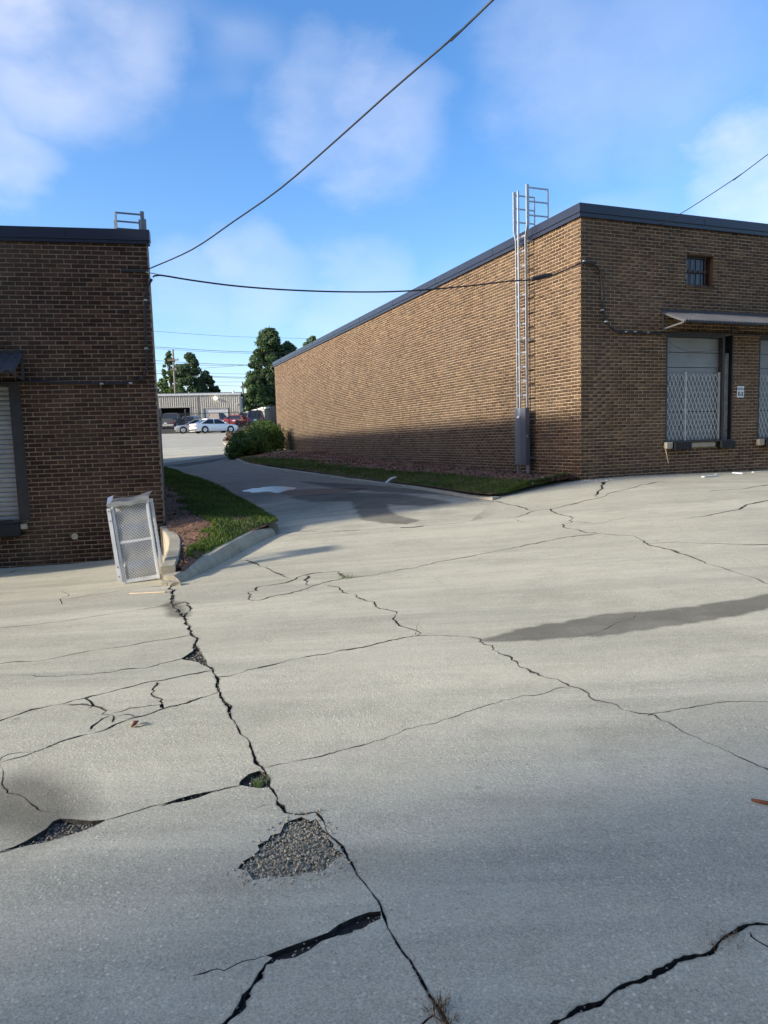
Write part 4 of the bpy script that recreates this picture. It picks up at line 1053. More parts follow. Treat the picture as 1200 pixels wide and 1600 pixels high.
roof_ladder(FS, 2.4, .45, 4.92, 5.95, .85, 2.35, 'ladder rails rising above the dark fascia of the left brick building', o=.14, mat='dull_steel')

# ------------------------------------------------------------------ overhead cables and near pole
A = FL(.03, .05, 4.32); Bp = FR(.02, .06, 4.92); dAB = (Bp-A)*[1, 1, 0]; dAB /= np.linalg.norm(dAB)
pts = [onplane(x, y, A, dAB) for x, y in [(239,433),(250,430),(300,438),(370,447),(450,453),(540,456),(630,455),(720,448),(800,439),(835,437),(862,430),(885,421),(909,411)]]
cable('overhead_cable', spline(pts, .15), .0135, 'black cable sagging between the two brick buildings above the driveway', group=None)
i = [onplane(x, y, A, dAB) for x, y in [(829,437),(833,436),(858,430),(862,428)]]
SPL = cable('splice_case', i, [.012, .042, .045, .012], 'black splice sleeve on the cable near the ladder', 'cable splice', n=10)
i = [onplane(x, y, A, dAB) for x, y in [(858,433),(880,424),(900,414),(909,408)]]; cable('overhead_cable', spline(i), .007, 'thin support wire from the splice sleeve to the right building corner')
i = [onplane(x, y, A, dAB) for x, y in [(228,425),(238,427),(252,430)]]; cable('cable_anchor', spline(i), .008, 'short metal dead end anchor at the left building corner', 'anchor', mat='galvanised')
POLE = np.array([10.2, -5.2, 0]); dq = POLE-PL; dq /= np.linalg.norm(dq)
pts = [onplane(x, y, FL(.03, .05, 4.4), dq) for x, y in [(233,420),(300,390),(365,346),(440,293),(540,206),(600,152),(660,100),(720,48),(770,0)]]
d = pts[-1]-pts[-2]; L = np.linalg.norm((POLE-pts[-1])[:2]); d = d/np.linalg.norm(d[:2])
pts += [pts[-1]+d*L*k+ZUP*.3*k*k for k in (.35, .7, 1.)]
pole_top = pts[-1][2]
cable('overhead_cable', spline(pts, .3), .009, 'single black wire crossing the sky from the left building to the upper frame edge')
PW = FR(1.9, .09, 5.8); dq2 = POLE-PW; dq2[2] = 0; dq2 /= np.linalg.norm(dq2)
pts = [onplane(x, y, PW, dq2) for x, y in [(1028,353),(1070,330),(1115,301),(1160,271),(1200,241)]]
d = pts[-1]-pts[-2]; L = np.linalg.norm((POLE-pts[-1])[:2]); d = d/np.linalg.norm(d[:2]); pts += [pts[-1]+d*L*k for k in (.5, 1.)]
cable('overhead_cable', spline(pts, .3), .007, 'thin wire running from the right building fascia to the right frame edge')
UP = empty('utility_pole', (POLE[0], POLE[1], 0), 'wooden utility pole behind the viewer that carries the near wires', 'utility pole')
b = MB(); b.tube([(POLE[0], POLE[1], -.3), (POLE[0], POLE[1], max(pole_top, pts[-1][2])+.6)], [.15, .11], 12); b.build('pole', 'pole_wood', UP, True)

# ------------------------------------------------------------------ metal cage and low wall
def lowwall():
    b = MB(); sec = []
    P = np.array([(-2.74, 8.30), (-2.80, 8.75), (-2.90, 9.3), (-3.05, 9.95), (-3.28, 10.6), (-3.50, 11.18)])
    Pz = GP([(264,909)])[0]; P = P+(Pz[:2]-P[0])*np.linspace(1, 0, 6)[:, None]
    P = resample(P, .2); tn = np.gradient(P, axis=0); tn /= np.linalg.norm(tn, axis=1)[:, None]; nr = np.stack([-tn[:, 1], tn[:, 0]], 1)
    for k, (p, n) in enumerate(zip(P, nr)):
        z = float(zg(*p)); t = k/(len(P)-1); top = z+.20+.22*t; w = .085
        q = lambda o, zz: (p[0]+n[0]*o, p[1]+n[1]*o, zz); e = rng.normal(0, .004, 4)
        sec.append([q(-w, z-.1), q(-w+e[0], top-.015), q(-w+.015, top+e[1]), q(w-.015, top+e[2]), q(w+e[3], top-.015), q(w, z-.1)])
    b.loft(sec); o = b.build('low_wall', 'kerb_concrete'); return tag(o, 'low pale concrete wall beside the metal cage and the grass island', 'wall')
lowwall()
rub = empty('rubble', tuple(G(268, 912)), 'small heap of broken concrete at the foot of the low wall', 'rubble')
for k in range(9):
    c = G(262+rng.uniform(-8, 16), 911+rng.uniform(-3, 4)); s = rng.uniform(.02, .055); bm = MB()
    R = rng.normal(0, .18, (8, 3)); i = bm.pts([(c[0]+(x+r[0])*s, c[1]+(y+r[1])*s, c[2]+(z+r[2])*s*.6+s*.3) for (x, y, z), r in zip([(-1,-1,-1),(1,-1,-1),(1,1,-1),(-1,1,-1),(-.8,-.8,1),(.8,-.8,1),(.8,.8,1),(-.8,.8,1)], R)])
    for f in ((0,3,2,1),(4,5,6,7),(0,1,5,4),(1,2,6,5),(2,3,7,6),(3,0,4,7)): bm.face([i+q for q in f])
    bm.build('rubble_piece', 'kerb_concrete', rub)

def cage():
    g0 = G(192, 913); yaw = math.radians(9); W, H, D = .455, 1.02, .36
    x = np.array([math.cos(yaw), math.sin(yaw), 0]); y = np.array([-math.sin(yaw), math.cos(yaw), 0])
    lean = math.radians(6.0); back = math.radians(5)
    X = x*math.cos(lean)+ZUP*math.sin(lean); Zv = ZUP*math.cos(lean)-x*math.sin(lean); Zv = Zv*math.cos(back)+y*math.sin(back); Yv = np.cross(Zv, X)
    T = lambda a, o, z: g0+X*a+Yv*o+Zv*z
    E = empty('metal_cage', tuple(g0), 'leaning white metal cage with expanded mesh sides in front of the left building', 'cage')
    t = .032
    for nm, a, b_ in (('frame_post', (0, 0, 0), (t, t, H-.05)), ('frame_post', (W-t, 0, 0), (W, t, H)), ('frame_post', (0, D-t, 0), (t, D, H)), ('frame_post', (W-t, D-t, 0), (W, D, H)),
                      ('frame_rail', (t, .003, .005), (W-t, t-.003, .045)), ('frame_rail', (t, .003, H*.49), (W-t, t-.003, H*.49+.032)), ('frame_rail', (t, .003, H-.045), (W-t, t-.003, H-.005)),
                      ('frame_rail', (t, D-t+.003, .005), (W-t, D-.003, .045)), ('frame_rail', (t, D-t+.003, H-.045), (W-t, D-.003, H-.005)),
                      ('frame_rail', (W-t+.003, t, .005), (W-.003, D-t, .045)), ('frame_rail', (W-t+.003, t, H-.045), (W-.003, D-t, H-.005)),
                      ('frame_rail', (.003, t, .005), (t-.003, D-t, .045)), ('frame_rail', (.003, t, H-.045), (t-.003, D-t, H-.005))):
        b = MB(T); b.box(a, b_); bevel(b.build(nm, 'cage_paint', E), .003)
    # angle strip with bolt holes along the left edge
    b = MB(T); b.box((-.045, -.012, .045), (-.004, -.006, H-.06)); b.box((-.049, -.012, .045), (-.045, .05, H-.06)); st = b.build('angle_strip', 'cage_paint', E)
    for z in (.1, .22, H-.22, H-.1):
        b = MB(T); b.tube([(-.026, -.0125, z), (-.026, -.016, z)], .008, 8); b.build('bolt', 'dark_steel', st)
    # expanded metal: diamond mesh, bowed where it was dented
    def bulge(u, v): return -.012*(math.sin(math.pi*u)*(.6+.8*math.sin(v*6.2+.6)+.5*math.sin(v*13+2)))
    def mesh_panel(P, w, h, name):
        b = MB(); dx, dz = .038, .018; nx = int(w/dx); nz = int(h/dz)
        dx = w/nx; dz = h/nz
        up = tuple(np.cross(P(1, 0, 0)-P(0, 0, 0), P(0, 0, 1)-P(0, 0, 0)))
        for r in range(nz):
            for k in range(-1, nx+1):
                a = (k+(.5 if r % 2 else 0))*dx
                for q in (a-dx/2, a+dx/2):
                    if not (0 <= a <= w and 0 <= q <= w): continue
                    p0 = P(a, bulge(a/w, r*dz/h), r*dz); p1 = P(q, bulge(q/w, (r+1)*dz/h), (r+1)*dz)
                    d = p1-p0; n = np.array(up); s = np.cross(d, n); s = s/np.linalg.norm(s)*.0029; i = len(b.v)
                    b.v += [p0-s, p0+s, p1+s, p1-s]; b.face((i, i+1, i+2, i+3))
        return tag(b.build(name, 'cage_paint', E), kind='stuff')
    mesh_panel(lambda a, o, z: T(t+a, .016+o, .045+z), W-2*t, H*.49-.045, 'expanded_mesh')
    mesh_panel(lambda a, o, z: T(t+a, .016+o, H*.49+.032+z), W-2*t, H*.51-.077, 'expanded_mesh')
    mesh_panel(lambda a, o, z: T(W-.016-o, t+a, .045+z), D-2*t, H-.09, 'expanded_mesh')
    # crumpled sheet liner bulging behind the mesh
    b = MB(T); nu, nv = 9, 36; idx = []
    for j in range(nv+1):
        row = []
        for k in range(nu+1):
            u, v = k/nu, j/nv
            o = .095-.065*abs(math.sin(v*4*math.pi+.15))**.8*(.6+.4*math.sin(math.pi*u))+.006*math.sin(u*17+v*9)
            row.append((t+.004+(W-2*t-.008)*u, o, .05+(H-.10)*v))
        idx.append(b.pts(row))
    for j in range(nv):
        for k in range(nu): b.face((idx[j]+k, idx[j]+k+1, idx[j+1]+k+1, idx[j+1]+k))
    b.build('sheet_liner', 'liner_metal', E, True)
    # bent top sheet with a torn lip
    b = MB(T); nu = 10; A_ = []; B_ = []
    for k in range(nu+1):
        u = k/nu; A_.append((-.035+(W+.055)*u, -.03, H-.008+.016*math.sin(u*9)+.028*u)); B_.append((-.035+(W+.055)*u, D*.9, H+.05+.014*math.sin(u*7+1)+.035*u))
    i = b.pts(A_); j = b.pts(B_); q = b.pts([(p[0], p[1]+.006, p[2]-.05-.012*math.sin(p[0]*31)) for p in A_])
    for k in range(nu): b.face((i+k, i+k+1, j+k+1, j+k)); b.face((q+k, q+k+1, i+k+1, i+k))
    o = b.build('top_sheet', 'sheet_metal', E, False); md = o.modifiers.new('solid', 'SOLIDIFY'); md.thickness = .003
    b = MB(T); b.poly([(-.04, -.032, H-.03), (.03, -.032, H+.012), (.03, .12, H+.10), (-.04, .10, H+.075)]); o = b.build('torn_lip', 'sheet_metal', E); md = o.modifiers.new('solid', 'SOLIDIFY'); md.thickness = .003
cage()

# ------------------------------------------------------------------ small things lying about
def stick(name, P, r, label, cat, mat, n=6, group=None): return cable(name, P, r, label, cat, group, None, mat, n)
a = FR(*[onR(1037, 700)[0], .05, onR(1037, 700)[1]]); g = G(1047, 740.5); 
b = MB(); b.bar(tuple(g), tuple(a), .02, .012); tag(b.build('wood_strip', 'pale_wood'), 'pale wooden strip leaning on the brick wall below the dock door', 'wood strip')
def plank(p, q, w, h, label, mat='white_paint', name='broken_board'):
    a, c = G(*p), G(*q); a[2] += h/2+.004; c[2] += h/2+.004; b = MB(); b.bar(tuple(a), tuple(c), w, h); tag(b.build(name, mat), label, 'board')
plank((1098,746),(1120,744), .07, .02, 'short white board piece lying nearest the sunlit crack below the dock'); plank((1146,739.5),(1162,740.5), .11, .02, 'wide white board piece on the concrete by the right wall')
plank((1176,738.5),(1186,738.2), .06, .015, 'thin white board scrap at the right edge by the wall'); plank((1118,741.5),(1126,741), .04, .01, 'tiny white scrap below the first dock door')
plank((203,928.5),(259,926), .035, .012, 'pale flat lath lying on concrete in front of the metal cage', 'pale_wood', 'lath')
q = bank_at(np.array([.66]), np.array([.02]))[0]
a, c = G(603, 755, .14), G(618, 746, .17); m_ = (a+c)/2+[0, 0, .03]
stick('broken_pipe', spline([a, m_, c], .1), .026, 'white broken plastic pipe lying on the grass verge by the kerb', 'pipe', 'white_paint')
a = G(206, 1138); c = G(216, 1130); a[2] += .01; c[2] += .012
stick('bark_scrap', [a, (a+c)/2+[0, 0, .008], c], [.006, .014, .005], 'brown bark scrap with pale splinter on the cracked slab at left', 'debris', 'rust')
a = G(214, 1136); c = G(234, 1132); a[2] += .006; c[2] += .006; stick('wood_splinter', [a, c], .004, 'pale wood splinter beside the brown bark scrap', 'debris', 'pale_wood')
a = G(1174, 1252); c = G(1206, 1259); a[2] += .008; c[2] += .008; stick('wood_splinter', [a, c], [.006, .009], 'reddish wood splinter at the right frame edge on shaded concrete', 'debris', 'rust')
a = G(140, 1138); c = G(172, 1119); a[2] -= .005; c[2] += .01
# litter by the brick corner
lit = empty('litter', tuple(G(925, 752)), 'scatter of white chips along the foot of the wall corner', 'litter')
for k in range(7):
    p = G(912+k*7+rng.uniform(-2, 2), 751.2-k*.25+rng.uniform(-.6, .8)); s = rng.uniform(.015, .035); b = MB(); b.box((p[0]-s, p[1]-s*.7, p[2]), (p[0]+s, p[1]+s*.7, p[2]+.012), .003); b.build('chip', 'white_paint', lit)
# weeds and dry grass in the joints
def tuft(px, py, n, hmin, hmax, spread, mat, label):
    c = G(px, py); P = np.c_[c[0]+rng.normal(0, spread, n), c[1]+rng.normal(0, spread, n), np.zeros(n)]; P[:, 2] = zg(P[:, 0], P[:, 1])-.03
    o = blades('weed', P, hmin, hmax, .004, mat, 1.1); del o['kind']; tag(o, label, 'weed', None)
tuft(407, 1221, 60, .03, .06, .016, 'leaf_light', 'small green weed in the triangular hole of the long joint')
tuft(541, 903, 60, .05, .11, .04, 'leaf_light', 'green weed at the end of the broken rectangular patch')
tuft(684, 1578, 130, .035, .06, .018, 'leaf_dry', 'brown dry grass in the wide joint at the bottom')
tuft(696, 1600, 90, .035, .055, .013, 'leaf_dry', 'brown dry grass lowest in the long joint')
tuft(1138, 1468, 100, .032, .048, .02, 'leaf_dry', 'dry brown roots in the dark crack at lower right')
tuft(1115, 1475, 60, .032, .045, .014, 'leaf_dry', 'thin dry roots beside the dark crack at lower right')

# ------------------------------------------------------------------ shrubs and trees
def leaves(name, centers, radii, per, size, mat, parent, squash=.85, up=.35):
    C, N, S = [], [], []
    for c, r in zip(centers, radii):
        d = rng.normal(0, 1, (per, 3)); d /= np.linalg.norm(d, axis=1)[:, None]
        rr = r*(.55+.5*rng.uniform(0, 1, per)**.6); C.append(np.asarray(c)+d*rr[:, None]*[1, 1, squash]); nn = d+rng.normal(0, .55, (per, 3))+[0, 0, up]; N.append(nn); S.append(size*rng.uniform(.55, 1.35, per))
    C = np.concatenate(C); N = np.concatenate(N); S = np.concatenate(S); N /= np.linalg.norm(N, axis=1)[:, None]; n = len(C)
    e = np.cross(N, rng.normal(0, 1, (n, 3))); e /= np.maximum(np.linalg.norm(e, axis=1), 1e-6)[:, None]; f = np.cross(N, e)
    V = np.stack([C-e*S[:, None], C+f*S[:, None]*.55, C+e*S[:, None], C-f*S[:, None]*.55], 1).reshape(-1, 3)
    return mesh(name, V, np.arange(n*4).reshape(-1, 4), mat, parent, tone=np.clip(rng.beta(1.6, 2.2, n), 0, 1))
def shrub(base, w, h, label, mat='leaf_box', nc=26, per=420, size=.045, name='shrub', group=None, dens=.3):
    E = empty(name, tuple(base), label, 'shrub', group); base = np.asarray(base)
    b = MB()
    for k in range(6):
        a = rng.uniform(0, 6.3); b.tube([base+[0, 0, -.1], base+[math.cos(a)*w*.12, math.sin(a)*w*.12, h*.4], base+[math.cos(a)*w*.28, math.sin(a)*w*.28, h*.72]], [.03, .02, .008], 5)
    b.build('stems', 'bark', E)
    cs, rs = [], []
    for k in range(nc):
        a = rng.uniform(0, 6.3); el = math.asin(rng.uniform(-.85, 1)); q = rng.uniform(.5, .8)
        cs.append(base+[math.cos(a)*math.cos(el)*w/2*q, math.sin(a)*math.cos(el)*w/2*q, h*.46+math.sin(el)*h*.5*q]); rs.append(min(w, h)*dens*rng.uniform(.6, 1.1))
    leaves('foliage', cs, rs, per, size, mat, E)
    return E
def hedge_at(px, py, lift=0.): return G(px, py, lift)
for px, py, w, h, lab in [(379,716,1.15,1.15,'rounded dark green shrub nearest the driveway kerb'), (392,712,1.7,1.55,'tall rounded green shrub in the middle of the hedge by the driveway'), (410,706,1.9,1.75,'broad green shrub of the hedge behind the mulch mound'), (424,702,1.7,1.7,'green shrub of the hedge touching the far brick corner')]:
    p = G(px, py); p[2] -= .08; shrub(p, w*1.25, h*.92, lab, group='hedge shrubs beside the driveway')
for px, py, w, h, lab in [(366,691,1.5,1.2,'reddish leaved shrub at the left end of the far planting bed'), (381,690,1.7,1.4,'reddish leaved shrub behind the green hedge'), (396,688,1.8,1.6,'rust tinted shrub behind the tallest hedge shrub'), (412,686,1.8,1.7,'rust tinted shrub next to the far brick corner')]:
    p = G(px, py); p[2] -= .1; shrub(p, w, h*.72, lab, 'leaf_red', 18, 150, .07, group='reddish shrubs in the far bed', dens=.32)
p = G(428, 700); p[2] += .1; shrub(p, .55, .9, 'small dark plant against the far end of the long brick wall', 'leaf_box', 8, 200, .04)

def tree(base, h, w, label, mat, seed, trunk_h=.28, lobes=26, per=420, size=.2, name='tree', cone=0., group='trees behind the metal sheds', lean=(0, 0)):
    rg = np.random.default_rng(seed); base = np.asarray(base, float)
    E = empty(name, tuple(base), label, 'tree', group); b = MB(); r0 = h*.022
    top = base+[lean[0], lean[1], h*.8]
    P = [base+[0, 0, -.3]]+[base*(1-t)+top*t+np.r_[rg.normal(0, h*.008, 2), 0] for t in (.15, .3, .5, .7, .85, 1)]
    b.tube(P, [r0*1.25, r0, r0*.85, r0*.6, r0*.4, r0*.25, r0*.1], 9)
    cs, rs = [], []
    for k in range(lobes*3):
        t = rg.uniform(0, 1)**.9; a = rg.uniform(0, 6.3); z = h*(trunk_h+(1-trunk_h)*t*.93)
        prof = math.sin(math.pi*min(1, (t*.86+.14)))**.65 if not cone else (1-t)**cone*.95+.08
        rad = w/2*prof*rg.uniform(.15, .95)**.7; c = base+[math.cos(a)*rad+lean[0]*t, math.sin(a)*rad+lean[1]*t, z]
        cs.append(c); rs.append(w*.105*rg.uniform(.6, 1.3)*(1 if not cone else max(.45, 1-t*.6)))
        st = base*(1-(z*.75)/h)+top*((z*.75)/h); st[2] = base[2]+z*.7
        if k % 6 == 0: b.tube([st, (st+c)/2+[0, 0, h*.015], c], [r0*.32, r0*.2, r0*.06], 5)
    b.build('trunk', 'bark', E, True)
    leaves('crown', cs, rs, int(per*.4), size, mat, E, squash=.8)
    return E
# trees across the yard behind the viewer: their crowns shade the foreground
lt = np.array([math.cos(SUN_AZ), math.sin(SUN_AZ), 0]); sd = np.array([math.sin(SUN_AZ), -math.cos(SUN_AZ), 0])
for k, (dist, side, hgt, wid) in enumerate([(29, 4.2, 16.5, 9.5), (33, 9.5, 18, 10), (30, 14.5, 17, 10), (35, 19, 19, 11), (37, 4.6, 19.5, 9)]):
    p = np.array([-.75, 3.1, 0])-lt*dist+sd*side; p[2] = -.1
    tree(p, hgt, wid, 'broad leafy tree behind the viewer shading the foreground, out of view', 'leaf_oak', 40+k, .22, 42, 330, .32, group='trees behind the viewer')
for k, (x, y, hgt, wid) in enumerate([(-7, -15, 17, 10), (2, -17, 18, 10.5), (11, -15.5, 16.5, 10), (20, -17, 18.5, 11), (29, -14, 17, 10.5)]):  # unseen row added to hold low sky light off the dock fronts
    tree((x, y, 0), hgt, wid, 'unseen leafy tree added behind the viewer to dim sky light on the dock fronts', 'leaf_oak', 60+k, .06, 42, 260, .38, group='added unseen trees dimming the dock fronts')
def ground_far(px, Y, z): p = at_Y(px, 600, Y); p[2] = z; return p
tree(ground_far(425, 128, 4.1), 18.6, 9.2, 'large dark green tree rising behind the low shed', 'leaf_oak', 3, .1, 64, 420, .24)
tree(ground_far(398, 122, 4.1), 9.5, 5.5, 'smaller yellow green tree at the foot of the large dark tree', 'leaf_light', 8, .08, 34, 300, .2)
tree(ground_far(452, 131, 4.1), 16.5, 8.0, 'dark green tree partly hidden by the far brick roofline', 'leaf_oak', 13, .1, 50, 380, .24)
tree(ground_far(492, 150, 4.2), 20.2, 8, 'treetop just showing above the right building roofline', 'leaf_light', 5, .3, 30, 260, .24)
tree(ground_far(266, 128, 4.1), 15.6, 5.4, 'slender pale green tree behind the tall utility pole', 'leaf_light', 6, .12, 34, 210, .2, cone=.8)
tree(ground_far(298, 126, 4.1), 14.4, 6.6, 'rounded green tree behind the metal building', 'leaf_oak', 9, .12, 40, 360, .22)
tree(ground_far(322, 130, 4.1), 11.5, 5.2, 'lower dark green tree to the right of the rounded tree', 'leaf_oak', 10, .12, 30, 300, .22)
tree(ground_far(253, 132, 4.1), 10.5, 4.6, 'low green tree behind the left end of the metal building', 'leaf_light', 11, .12, 26, 260, .22)

# ------------------------------------------------------------------ far buildings, fence, poles, power lines
MBd = empty('metal_building', tuple(at_Y(310, 668, 106)*[1, 1, 0]+ZUP*3.9), 'tan corrugated metal building with an open bay and a white roller door', 'building')
YB = 106.; zt = at_Y(310, 617.5, YB)[2]; xl = at_Y(205, 640, YB)[0]; xr = at_Y(373.5, 640, YB)[0]; zb = 3.6
def corr(b, x0, x1, z0, z1, y, pitch=.3, dep=.05):
    n = max(2, int((x1-x0)/pitch*4)); secs = []
    for k in range(n+1):
        x = x0+(x1-x0)*k/n; o = dep if k % 4 in (1, 2) else 0; secs.append([(x, y-o, z0), (x, y-o, z1)])
    b.loft(secs, closed=False, cap=False)
bx0, bx1 = at_Y(254.5, 650, YB)[0], at_Y(298, 650, YB)[0]; bz = at_Y(276, 637.5, YB)[2]
wx0, wx1 = at_Y(317.5, 650, YB)[0], at_Y(355, 650, YB)[0]; wz_ = at_Y(336, 638, YB)[2]
b = MB(); corr(b, xl, bx0, zb, zt, YB); corr(b, bx0, bx1, bz, zt, YB); corr(b, bx1, wx0, zb, zt, YB); corr(b, wx0, wx1, wz_, zt, YB); corr(b, wx1, xr, zb, zt, YB); b.build('wall', 'tan_metal', MBd)
b = MB(); b.box((xr-.05, YB+.02, zb), (xr, YB+9, zt)); b.box((xl, YB+8.8, zb), (xr-.05, YB+9, zt)); b.build('wall', 'tan_metal', MBd)
b = MB(); b.box((xl-.2, YB-.18, zt-.02), (xr+.12, YB+.1, zt+.26)); b.build('gutter', 'trim_white', MBd)
b = MB(); b.loft([[(x, YB+.1, zt+.2), (x, YB+4.5, zt+.7), (x, YB+9, zt+.2)] for x in (xl-.2, xr+.12)], closed=False, cap=False); b.build('roof', 'roof_dark', MBd)
b = MB(); b.box((bx0-.3, YB+2.5, zb), (bx1+.3, YB+2.6, bz+.2)); b.box((bx0-.3, YB+.05, bz), (bx1+.3, YB+2.5, bz+.1)); b.box((bx0-.3, YB+.05, zb), (bx0-.2, YB+2.5, bz)); b.box((bx1+.2, YB+.05, zb), (bx1+.3, YB+2.5, bz)); b.build('open_bay', 'interior_dark', MBd)
for x0, x1, z1_ in ((bx0, bx1, bz), (wx0, wx1, wz_)):
    b = MB(); b.box((x0-.12, YB-.09, zb), (x0, YB+.03, z1_)); b.box((x1, YB-.09, zb), (x1+.12, YB+.03, z1_)); b.box((x0-.12, YB-.09, z1_), (x1+.12, YB+.03, z1_+.16)); b.build('door_trim', 'tan_metal', MBd)
dr = empty_part('roller_door', MBd)
for k in range(6):
    b = MB(); h = (wz_-zb)/6; b.box((wx0, YB+.04, zb+k*h+.01), (wx1, YB+.09, zb+(k+1)*h-.01)); b.build('door_panel', 'trim_white', dr)
x = at_Y(308.5, 640, YB)[0]; b = MB(); b.box((x-.07, YB-.11, zb), (x+.07, YB-.055, zt-.02)); b.build('downspout', 'tan_metal', MBd)
p = at_Y(335.5, 622, YB); b = MB(); b.box((p[0]-.22, YB-.35, p[2]-.12), (p[0]+.22, YB-.06, p[2]+.13), .03); b.build('wall_lamp', 'lamp_lit', MBd)
p = at_Y(367.5, 631, YB); b = MB(); b.box((p[0]-.2, YB-.4, p[2]-.05), (p[0]+.2, YB-.06, p[2]+.07)); b.build('camera_box', 'trim_white', MBd)
p = at_Y(361.5, 613, YB); b = MB(); b.tube([(p[0], YB+2, zt), (p[0], YB+2, zt+.75)], .16, 8); b.build('vent_pipe', 'trim_white', MBd)
MBd.rotation_euler = (0, 0, math.radians(9)); MBd.scale = (1.02, 1, 1)
# low shed to the right
SH = empty('metal_shed', tuple(at_Y(412, 668, 84)*[1, 1, 0]+ZUP*3.6), 'low tan metal shed behind the parked cars near the brick corner', 'shed')
c1 = at_Y(412.5, 638.5, 84); c0_ = at_Y(376, 648, 112); c2 = at_Y(470, 634, 88)
def panel_wall(P, Q, z0, n):
    b = MB(); secs = []; d = (Q-P)*[1, 1, 0]; nn = np.array([-d[1], d[0], 0]); nn /= np.linalg.norm(nn)
    for k in range(n*4+1):
        t = k/(n*4); q = P*(1-t)+Q*t-nn*(.05 if k % 4 in (1, 2) else 0); secs.append([(q[0], q[1], z0), (q[0], q[1], P[2]*(1-t)+Q[2]*t)])
    b.loft(secs, closed=False, cap=False); return b
panel_wall(c0_, c1, 3.4, 60).build('wall', 'tan_metal', SH); panel_wall(c1, c2, 3.4, 20).build('wall', 'tan_metal', SH)
b = MB(); b.bar(tuple(c0_+[0, 0, .08]), tuple(c1+[0, 0, .08]), .3, .2); b.bar(tuple(c1+[.1, -.1, .08]), tuple(c2+[0, 0, .08]), .3, .2); b.build('roof_trim', 'trim_white', SH)
b = MB(); c3 = c2+(c0_-c1); b.poly([tuple(q+[0, 0, .12]) for q in (c0_, c1, c2, c3)]); b.build('roof', 'trim_white', SH)
p = at_Y(430.5, 660, 84.2); b = MB(); b.box((p[0]-.35, 83.9, 3.6), (p[0]+1.2, 84.6, 6.1)); b.build('doorway', 'interior_dark', SH)
# retaining wall and fence
YF = 79.
b = MB(); x0, x1 = at_Y(225, 670, YF)[0], at_Y(470, 670, YF)[0]
b.box((x0, YF, 2.4), (x1, YF+.3, 3.60)); tag(b.build('retaining_wall', 'retaining'), 'low dark retaining wall under the black fence', 'wall')
FE = empty('steel_fence', (x0, YF+.15, 3.6), 'black steel picket fence in front of the parked trucks', 'fence')
b = MB(); 
for x in np.arange(x0+.1, x1, .14): b.box((x-.011, YF+.14, 3.6), (x+.011, YF+.162, 5.35))
tag(b.build('pickets', 'dark_steel', FE), kind='stuff')
for z in (3.8, 5.2): b = MB(); b.box((x0, YF+.163, z-.025), (x1, YF+.19, z+.025)); b.build('fence_rail', 'dark_steel', FE)
for px in (252, 290, 321, 358, 402.5, 424, 428):
    p = at_Y(px, 660, YF+.2); b = MB(); b.box((p[0]-.06, YF+.191, 3.6), (p[0]+.06, YF+.31, 5.75)); b.build('fence_post', 'dark_steel', FE)
# utility poles
def upole(px, ytop, Y, label, r=.16, arms=(0, .9), mat='pole_wood'):
    p = at_Y(px, ytop, Y); E = empty('utility_pole', (p[0], p[1], 4), label, 'utility pole', 'utility poles beyond the metal building')
    b = MB(); b.tube([(p[0], p[1], 3.4), (p[0], p[1], p[2])], [r*1.2, r*.8], 10); b.build('pole', mat, E, True)
    for k, (dz, l) in enumerate(arms):
        b = MB(); b.box((p[0]-l, p[1]-.26, p[2]-dz-.09), (p[0]+l, p[1]-.15, p[2]-dz+.09)); c = b.build('crossarm', 'pole_wood', E)
        for x in (-l*.85, -l*.35, l*.35, l*.85):
            b = MB(); b.tube([(p[0]+x, p[1]-.2, p[2]-dz+.09), (p[0]+x, p[1]-.2, p[2]-dz+.3)], .06, 6); b.build('insulator', 'dark_steel', c)
    return E
upole(270, 546, 115, 'tall wooden utility pole with crossarms in front of the left trees', .17, ((1.7, .9), (3.2, .5)))
upole(379, 597, 113, 'short dark utility pole beside the large tree', .14, ((.9, .3),), 'bark')
PLN = [((235,517),(480,529)), ((235,541.5),(470,551)), ((235,544),(470,553)), ((235,563),(470,571)), ((235,568),(470,570)), ((270,578),(470,560)), ((235,579),(470,584)), ((235,583),(470,590)), ((300,588),(470,590)), ((235,595),(470,594)), ((320,601),(470,602))]
names = ['highest', 'second highest', 'third highest', 'fourth highest', 'fifth highest', 'slanting', 'sixth', 'seventh', 'eighth', 'ninth', 'lowest']
for k, ((xa, ya), (xb, yb)) in enumerate(PLN):
    a, c = at_Y(xa, ya, 117+k*.4), at_Y(xb, yb, 117+k*.4); m_ = (a+c)/2-[0, 0, .25]
    b = MB(); b.tube(spline([a, m_, c], 1.5), .022 if k not in (1, 3, 7) else .034, 5); tag(b.build('power_line', 'cable_black', None, True), names[k].capitalize()+' power line across the pale sky left of the large tree', 'power line', 'power lines in the distance')

